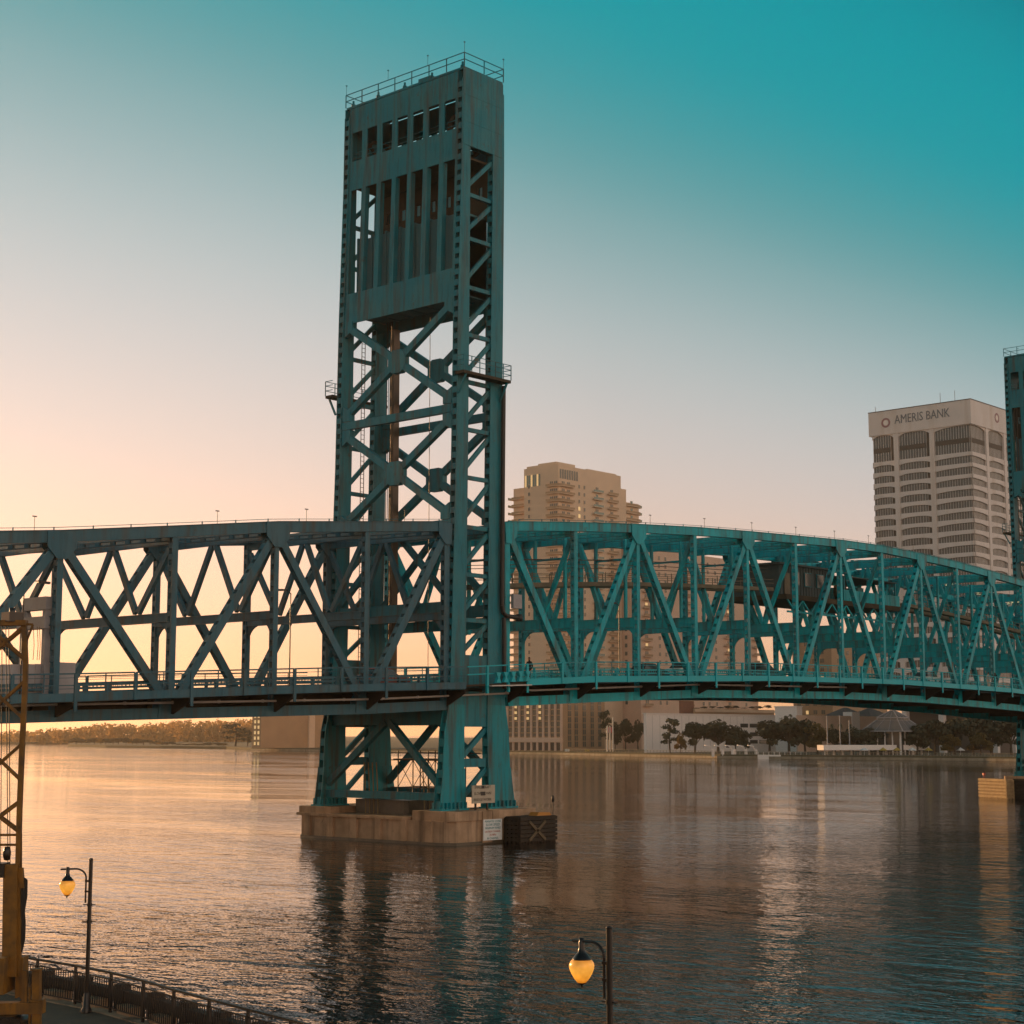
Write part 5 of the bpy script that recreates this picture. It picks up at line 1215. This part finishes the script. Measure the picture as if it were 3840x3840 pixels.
rg = thing('yellow_rig', 'rusty yellow lattice mast rig standing at the left edge of the promenade', 'rig', tuple(at(55, 44, ZP)))
def rig():
    D = 44.0
    Q = lambda px, y, dd=0: Vector((*at(1920 + (px - 1920) * (1 + (zof(y, D) - CAMP.z) / D * math.tan(PITCH)), D + dd).xy, zof(y, D)))
    def leg(pts, w, name='mast_leg', dd=0, mat_=YEL):
        m = MB()
        for a, b in zip(pts, pts[1:]): m.beam(Q(*a, dd), Q(*b, dd), w, w, tuple(FW))
        return m.obj(name, mat_, rg)
    for dd in (0, 1.1):
        leg([(68, 3250), (74, 3020), (84, 2780), (95, 2560), (96, 2480), (90, 2330)], .125, dd=dd); leg([(-78, 3250), (-72, 3020), (-62, 2780), (-52, 2560), (-50, 2480), (-46, 2330)], .15, dd=dd)
        for a, b in (((90, 2555), (-60, 2690)), ((84, 2690), (-56, 2560)), ((82, 2790), (-70, 2925)), ((76, 2925), (-64, 2790)), ((72, 3010), (-74, 3120)), ((70, 3120), (-74, 3010)), ((92, 2345), (-52, 2470)), ((94, 2470), (-48, 2345))):
            MB().beam(Q(*a, dd), Q(*b, dd), .07, .07, tuple(FW)).obj('lattice_brace', YEL, rg)
    MB().beam(Q(-160, 2338), Q(100, 2336), .3, .14, tuple(FW)).obj('crown_beam', YEL, rg)
    MB().beam(Q(90, 2340), Q(124, 2342), .05, .06, tuple(FW)).obj('crown_arm', YEL, rg); MB().beam(Q(124, 2342), Q(97, 2410), .05, .05, tuple(FW)).obj('crown_arm', YEL, rg)
    m = MB(); c = Q(45, 2315); m.box(c.x - .2, c.x + .2, c.y - .2, c.y + .2, c.z - .12, c.z + .13); m.lathe([(.08, .13), (.08, .25), (0, .25)], c, 8); m.obj('crown_winch', BRONZE, rg)
    m = MB(); c = Q(8, 2400); m.prism([Q(-20, 2385), Q(24, 2395), Q(20, 2425), Q(-20, 2420)], tuple(FW * .2)); m.obj('crown_sheave', YEL, rg)
    m = MB()
    for px, b_ in ((22, 30), (33, 38), (8, 2), (-4, -12)): m.path([Q(px, 2345), Q((px + b_) / 2, 2800), Q(b_, 3250)], .012, 5)
    m.obj('hoist_cables', RUBBER, rg)
    m = MB()
    for px in (125, 140, 148): m.path([Q(px, 2350), Q(px + 3, 2420), Q(px - 1, 2475)], .008, 4)
    m.obj('loose_lines', YEL, rg)
    # mast foot: heavy column, side frame, hoses
    MB().beam(Q(46, 3240), Q(40, 3660), .36, .36, tuple(FW)).obj('mast_foot', YEL, rg)
    MB().beam(Q(62, 3260), Q(66, 3640), .1, .2, tuple(FW)).obj('foot_channel', YEL, rg)
    m = MB()
    for y in (3131, 3168): m.beam(Q(-80, y), Q(62, y), .05, .06, tuple(FW))
    for px in (66, 79): m.beam(Q(px, 3125), Q(px, 3262), .035, .05, tuple(FW))
    m.beam(Q(60, 3127), Q(81, 3127), .04, .05, tuple(FW)); m.obj('guard_frame', YEL, rg)
    MB().beam(Q(-60, 3262), Q(26, 3262), .5, .36, tuple(FW)).obj('cross_head', BRONZE, rg)
    c = Q(25, 3225); m = MB(); m.lathe([(0, -.02), (.07, 0), (.1, .1), (.105, .2), (.08, .3), (.05, .34), (0, .34)], c, 12); m.obj('flood_lamp', BRONZE, rg)
    MB().beam(Q(78, 3255), Q(84, 3330), .12, .12, tuple(FW)).obj('hose_bracket', YEL, rg)
    m = MB()
    for a, k in ((0, 1), (6, .8), (-4, 1.2)):
        m.path([Q(84 + a * .5, 3290), Q(95 + a, 3300), Q(94 + a, 3360), Q(88 + a * .4, 3420), Q(82 + a, 3380), Q(86 + a * .3, 3310)], .022, 6)
        m.path([Q(82 + a, 3380), Q(88 + a, 3460), Q(86 + a, 3520), Q(78 + a * .6, 3570)], .022, 6)
    m.obj('hydraulic_hose', RUBBER, rg)
    # yellow machine body and outriggers
    m = MB(); m.beam(Q(-160, 3650), Q(40, 3650), 1.2, .9, tuple(FW)); m.obj('engine_body', YEL, rg)
    m = MB(); m.prism([Q(58, 3600), Q(86, 3590), Q(84, 3735), Q(56, 3745)], tuple(FW * .5)); m.obj('foot_guard', YEL, rg)
    MB().beam(Q(48, 3520), Q(44, 3600), .2, .2, tuple(FW)).obj('foot_cylinder', YEL, rg)
    MB().beam(Q(-200, 3782), Q(165, 3778), .35, .28, tuple(FW)).obj('base_beam', YEL, rg)
    for px, y0, y1, w in ((138, 3640, 3860, .2), (93, 3640, 3760, .13), (112, 3700, 3860, .06), (80, 3660, 3745, .06)): MB().beam(Q(px, y0), Q(px, y1), w, w, tuple(FW)).obj('outrigger_post', YEL, rg)
    MB().beam(Q(138, 3638), Q(138, 3632), .26, .26, tuple(FW)).obj('outrigger_cap', YEL, rg)
    MB().beam(Q(120, 3752), Q(165, 3752), .3, .06, tuple(FW)).obj('deck_plate', YEL, rg)
    MB().beam(Q(100, 3730), Q(60, 3800), .1, .1, tuple(FW)).obj('brace_strut', YEL, rg)
    MB().beam(Q(-200, 3835), Q(70, 3840), .9, .5, tuple(FW)).obj('crawler_frame', BRONZE, rg)
    for k in range(7):
        c = Q(-150 + k * 38, 3832); m = MB(); m.tube(c - FW * .5, c + FW * .5, .16, 12); m.obj('track_roller', BRONZE, rg)
rig()

# traffic gate frame on the approach span
X = -41.3; z0 = zsw(X) - .3
tg = thing('traffic_gate', 'tall pale grey traffic gate on the roadway right behind the rig mast', 'traffic gate', (X, -5.4, z0))
for y in (-6.7, -4.1): MB().box(X - .2, X + .2, y - .2, y + .2, z0, zof(2176, 97) if y < -6 else zof(2216, 97)).obj('gate_post', GALV, tg)
zt = zof(2176, 97)
MB().box(X - .3, X + .3, -7.0, -4.4, zt - .75, zt + .1).obj('gate_beam', GALV, tg); MB().box(X - .35, X + .35, -7.0, -3.7, zt - 2.0, zt - 1.2).obj('gate_beam', GALV, tg)
MB().beam((X, -4.6, zt - 1.3), (X, -4.0, zt - .3), .3, .35, (1, 0, 0)).obj('gate_brace', GALV, tg)
gb = thing('barrier_fence', 'closed pale grey barrier fence with upright slats under the traffic gate', 'traffic gate', (X - 3, -6.9, z0))
for k in range(16): x = X - 9 + k * .6; zz = zsw(x) - .32; MB().box(x, x + .56, -6.55, -6.43, zz, zz + 2.3).obj('barrier_slat', GALV, gb)
MB().box(X + .7, X + 2.2, -6.9, -5.6, z0 - .02, z0 + 2.4).obj('gate_cabinet', GALV, gb)

# ------------------------------------------------------------------ lamps, vehicles and people on the bridge
def bridge_lamp(x, y, zl, dirx, label):
    zd = zsw(x) - .32; t = thing('bridge_lamp', label, 'street lamp', (x, y, zd), 'street lamps on the bridge')
    m = MB(); m.tube((x, y, zd), (x, y, zl - .1), .06, 6, .04); m.obj('pole', BRONZE, t)
    m = MB(); m.path([(x, y, zl - .1), (x + dirx * .5, y - .1, zl + .12), (x + dirx * 1.1, y - .2, zl + .15)], .04, 6); m.obj('arm', BRONZE, t)
    m = MB(); m.beam((x + dirx * .9, y - .16, zl + .1), (x + dirx * 1.7, y - .3, zl + .05), .3, .14); m.obj('lamp_head', BLACKM, t)
bridge_lamp(-20.4, -6.9, 19.4, -1, 'small street lamp left of the near tower'); bridge_lamp(-43.2, -6.9, 18.6, 1, 'small street lamp above the gate frame'); bridge_lamp(20.2, -6.6, 20.8, -1, 'small street lamp just right of the near tower')

def car_proto():
    t = local(thing('parked_car', 'car', 'car', (0, 0, 0), 'cars crossing the bridge'))
    pr = [(-2.35, .35), (-2.4, .75), (-2.25, .95), (-1.55, 1.05), (-1.1, 1.5), (.55, 1.52), (1.15, 1.02), (2.2, .88), (2.4, .6), (2.35, .32)]
    m = MB(); m.prism([(x, -.9, z) for x, z in pr], (0, 1.8, 0)); return t, m
def car(label, paint, x, y, rz, tall=1.0):
    t = local(thing('car', label, 'car', (x, y, zsw(x) - .31), 'cars on the bridge', rz))
    t.scale = (1, 1, tall)
    pr = [(-2.35, .35), (-2.4, .75), (-2.25, .95), (-1.55, 1.05), (1.15, 1.02), (2.2, .88), (2.4, .6), (2.35, .32)]
    m = MB(); m.prism([(a, -.92, b) for a, b in pr], (0, 1.84, 0)); m.obj('body', paint, t)
    m = MB(); b0 = [(-1.6, -.86, 1.05), (1.12, -.86, 1.03), (1.12, .86, 1.03), (-1.6, .86, 1.05)]; t0 = [(-1.1, -.68, 1.52), (.45, -.68, 1.54), (.45, .68, 1.54), (-1.1, .68, 1.52)]
    m.add(b0 + t0, [(0, 1, 5, 4), (1, 2, 6, 5), (2, 3, 7, 6), (3, 0, 4, 7)]); m.obj('window_glass', GLASSD, t)
    MB().prism([(-1.12, -.7, 1.5), (.47, -.7, 1.52), (.4, -.66, 1.6), (-1.05, -.66, 1.58)], (0, 1.4, 0)).obj('roof', paint, t)
    for wx in (-1.45, 1.45):
        for wy in (-.86, .86):
            w = MB(); w.tube((wx, wy - .12, .36), (wx, wy + .12, .36), .36, 16); w.obj('wheel', RUBBER, t)
    for wy in (-.65, .65): MB().box(2.3, 2.42, wy - .18, wy + .18, .62, .78).obj('headlight', WHITEP, t)
car('white car on the lift span behind the walkway railing', CARW, 33.5, -4.6, 0, 1.1); car('dark car just ahead of the person by the near tower', CARD, 27.2, -4.6, 0); car('dark car at the middle of the lift span', CARD, 47, -4.8, 0, 1.15); car('white van like car near the far end of the lift span', CARW, 84, -4.6, 0, 1.3); car('red car passing behind the near tower', CARR, -8.6, -4.6, 0)

def person(label, x, y, rz, shirt, trousers, stride=.25, h=2.0):
    k = h / 1.75; z0 = zsw(x) - .22
    t = local(thing('person', label, 'person', (x, y, z0), 'people walking on the bridge', rz))
    def skin(name, V, E, Rr, m_, parent=t, sub=2):
        me = bpy.data.meshes.new(name); me.from_pydata([(a * k * S, b * k * S, c * k * S) for a, b, c in V], E, []); me.materials.append(m_)
        o = bpy.data.objects.new(name, me); COL.objects.link(o); o.parent = parent
        md = o.modifiers.new('skin', 'SKIN'); md.use_smooth_shade = True
        for i, r in enumerate(Rr): me.skin_vertices[0].data[i].radius = (r * k * S, r * k * S)
        me.skin_vertices[0].data[0].use_root = True
        o.modifiers.new('sub', 'SUBSURF').render_levels = sub; return o
    s = stride
    Vb = [(0, 0, .95), (0, 0, 1.15), (0, 0, 1.38), (0, 0, 1.5), (.02, 0, 1.58), (.03, 0, 1.68),
          (0, .1, .9), (s * .45, .11, .5), (s * .5, .11, .08), (s * .5 + .2, .12, .04), (0, -.1, .9), (-s * .25, -.11, .5), (-s * 1.0, -.11, .12), (-s + .18, -.12, .04),
          (0, .19, 1.4), (-.08, .25, 1.12), (.1, .24, .9), (.13, .23, .8), (0, -.19, 1.4), (.06, -.25, 1.12), (.2, -.24, .92), (.24, -.23, .82)]
    E = [(0, 1), (1, 2), (2, 3), (3, 4), (4, 5), (0, 6), (6, 7), (7, 8), (8, 9), (0, 10), (10, 11), (11, 12), (12, 13), (2, 14), (14, 15), (15, 16), (16, 17), (2, 18), (18, 19), (19, 20), (20, 21)]
    Rr = [.15, .14, .17, .07, .06, .1, .095, .07, .05, .04, .095, .07, .05, .04, .07, .055, .045, .04, .07, .055, .045, .04]
    skin('body', Vb, E, Rr, shirt)
    m = MB(); m.lathe([(0, -.12), (.05, -.115), (.085, -.05), (.1, .03), (.085, .1), (0, .125)], (.04 * k, 0, 1.67 * k), 14); m.lathe([(0, -.02), (.02, 0), (.012, .05), (0, .05)], (.14 * k, 0, 1.65 * k), 6); m.obj('head', SKIN, t)
    m = MB(); m.lathe([(.09, -.04), (.112, .03), (.1, .1), (.06, .135), (0, .145)], (.025 * k, 0, 1.68 * k), 14); m.obj('hair', HAIR, t)
    m = MB()
    for sy, hx, hz in ((.23, .14, .76), (-.23, .25, .78)):
        for f in range(4): m.tube((hx * k, (sy - .03 + f * .02) * k, hz * k), ((hx + .03) * k, (sy - .03 + f * .02) * k, (hz - .085 + abs(f - 1.5) * .012) * k), .011 * k, 5)
        m.tube((hx * k, sy * k, (hz + .05) * k), (hx * k, sy * k, (hz - .0) * k), .038 * k, 8); m.tube(((hx + .02) * k, (sy - .05) * k, (hz + .03) * k), ((hx + .06) * k, (sy - .06) * k, (hz - .04) * k), .012 * k, 5)
    m.obj('hands', SKIN, t)
    return t
person('person in dark clothes walking by the railing right of the near tower', 4.6, -9.0, R(185), CLOTHD, CLOTHD)
person('person in dark clothes at the far right end of the bridge walkway', 93.3, -9.0, R(0), CLOTHD, CLOTHD)
person('person in pale clothes beside the one in dark clothes far right', 91.9, -8.8, R(0), CLOTHW, CLOTHD)

# ------------------------------------------------------------------ haze
def haze():
    m = bpy.data.materials.new('evening_haze'); m.use_nodes = True; nt = m.node_tree; N = nt.nodes; N.clear()
    v = N.new('ShaderNodeVolumePrincipled'); v.inputs['Color'].default_value = (1.0, 0.86, 0.68, 1); v.inputs['Density'].default_value = HAZE_D; v.inputs['Anisotropy'].default_value = HAZE_G
    out = N.new('ShaderNodeOutputMaterial'); nt.links.new(v.outputs[0], out.inputs['Volume'])
    o = MB().box(-420, 2600, -420, 2600, -2.2, 150).obj('haze', m); o['kind'] = 'stuff'; o.display_type = 'WIRE'
    try: m.volume_intersection_method = 'FAST'
    except Exception: pass
HAZE_D, HAZE_G = 0.00014, 0.8
haze()
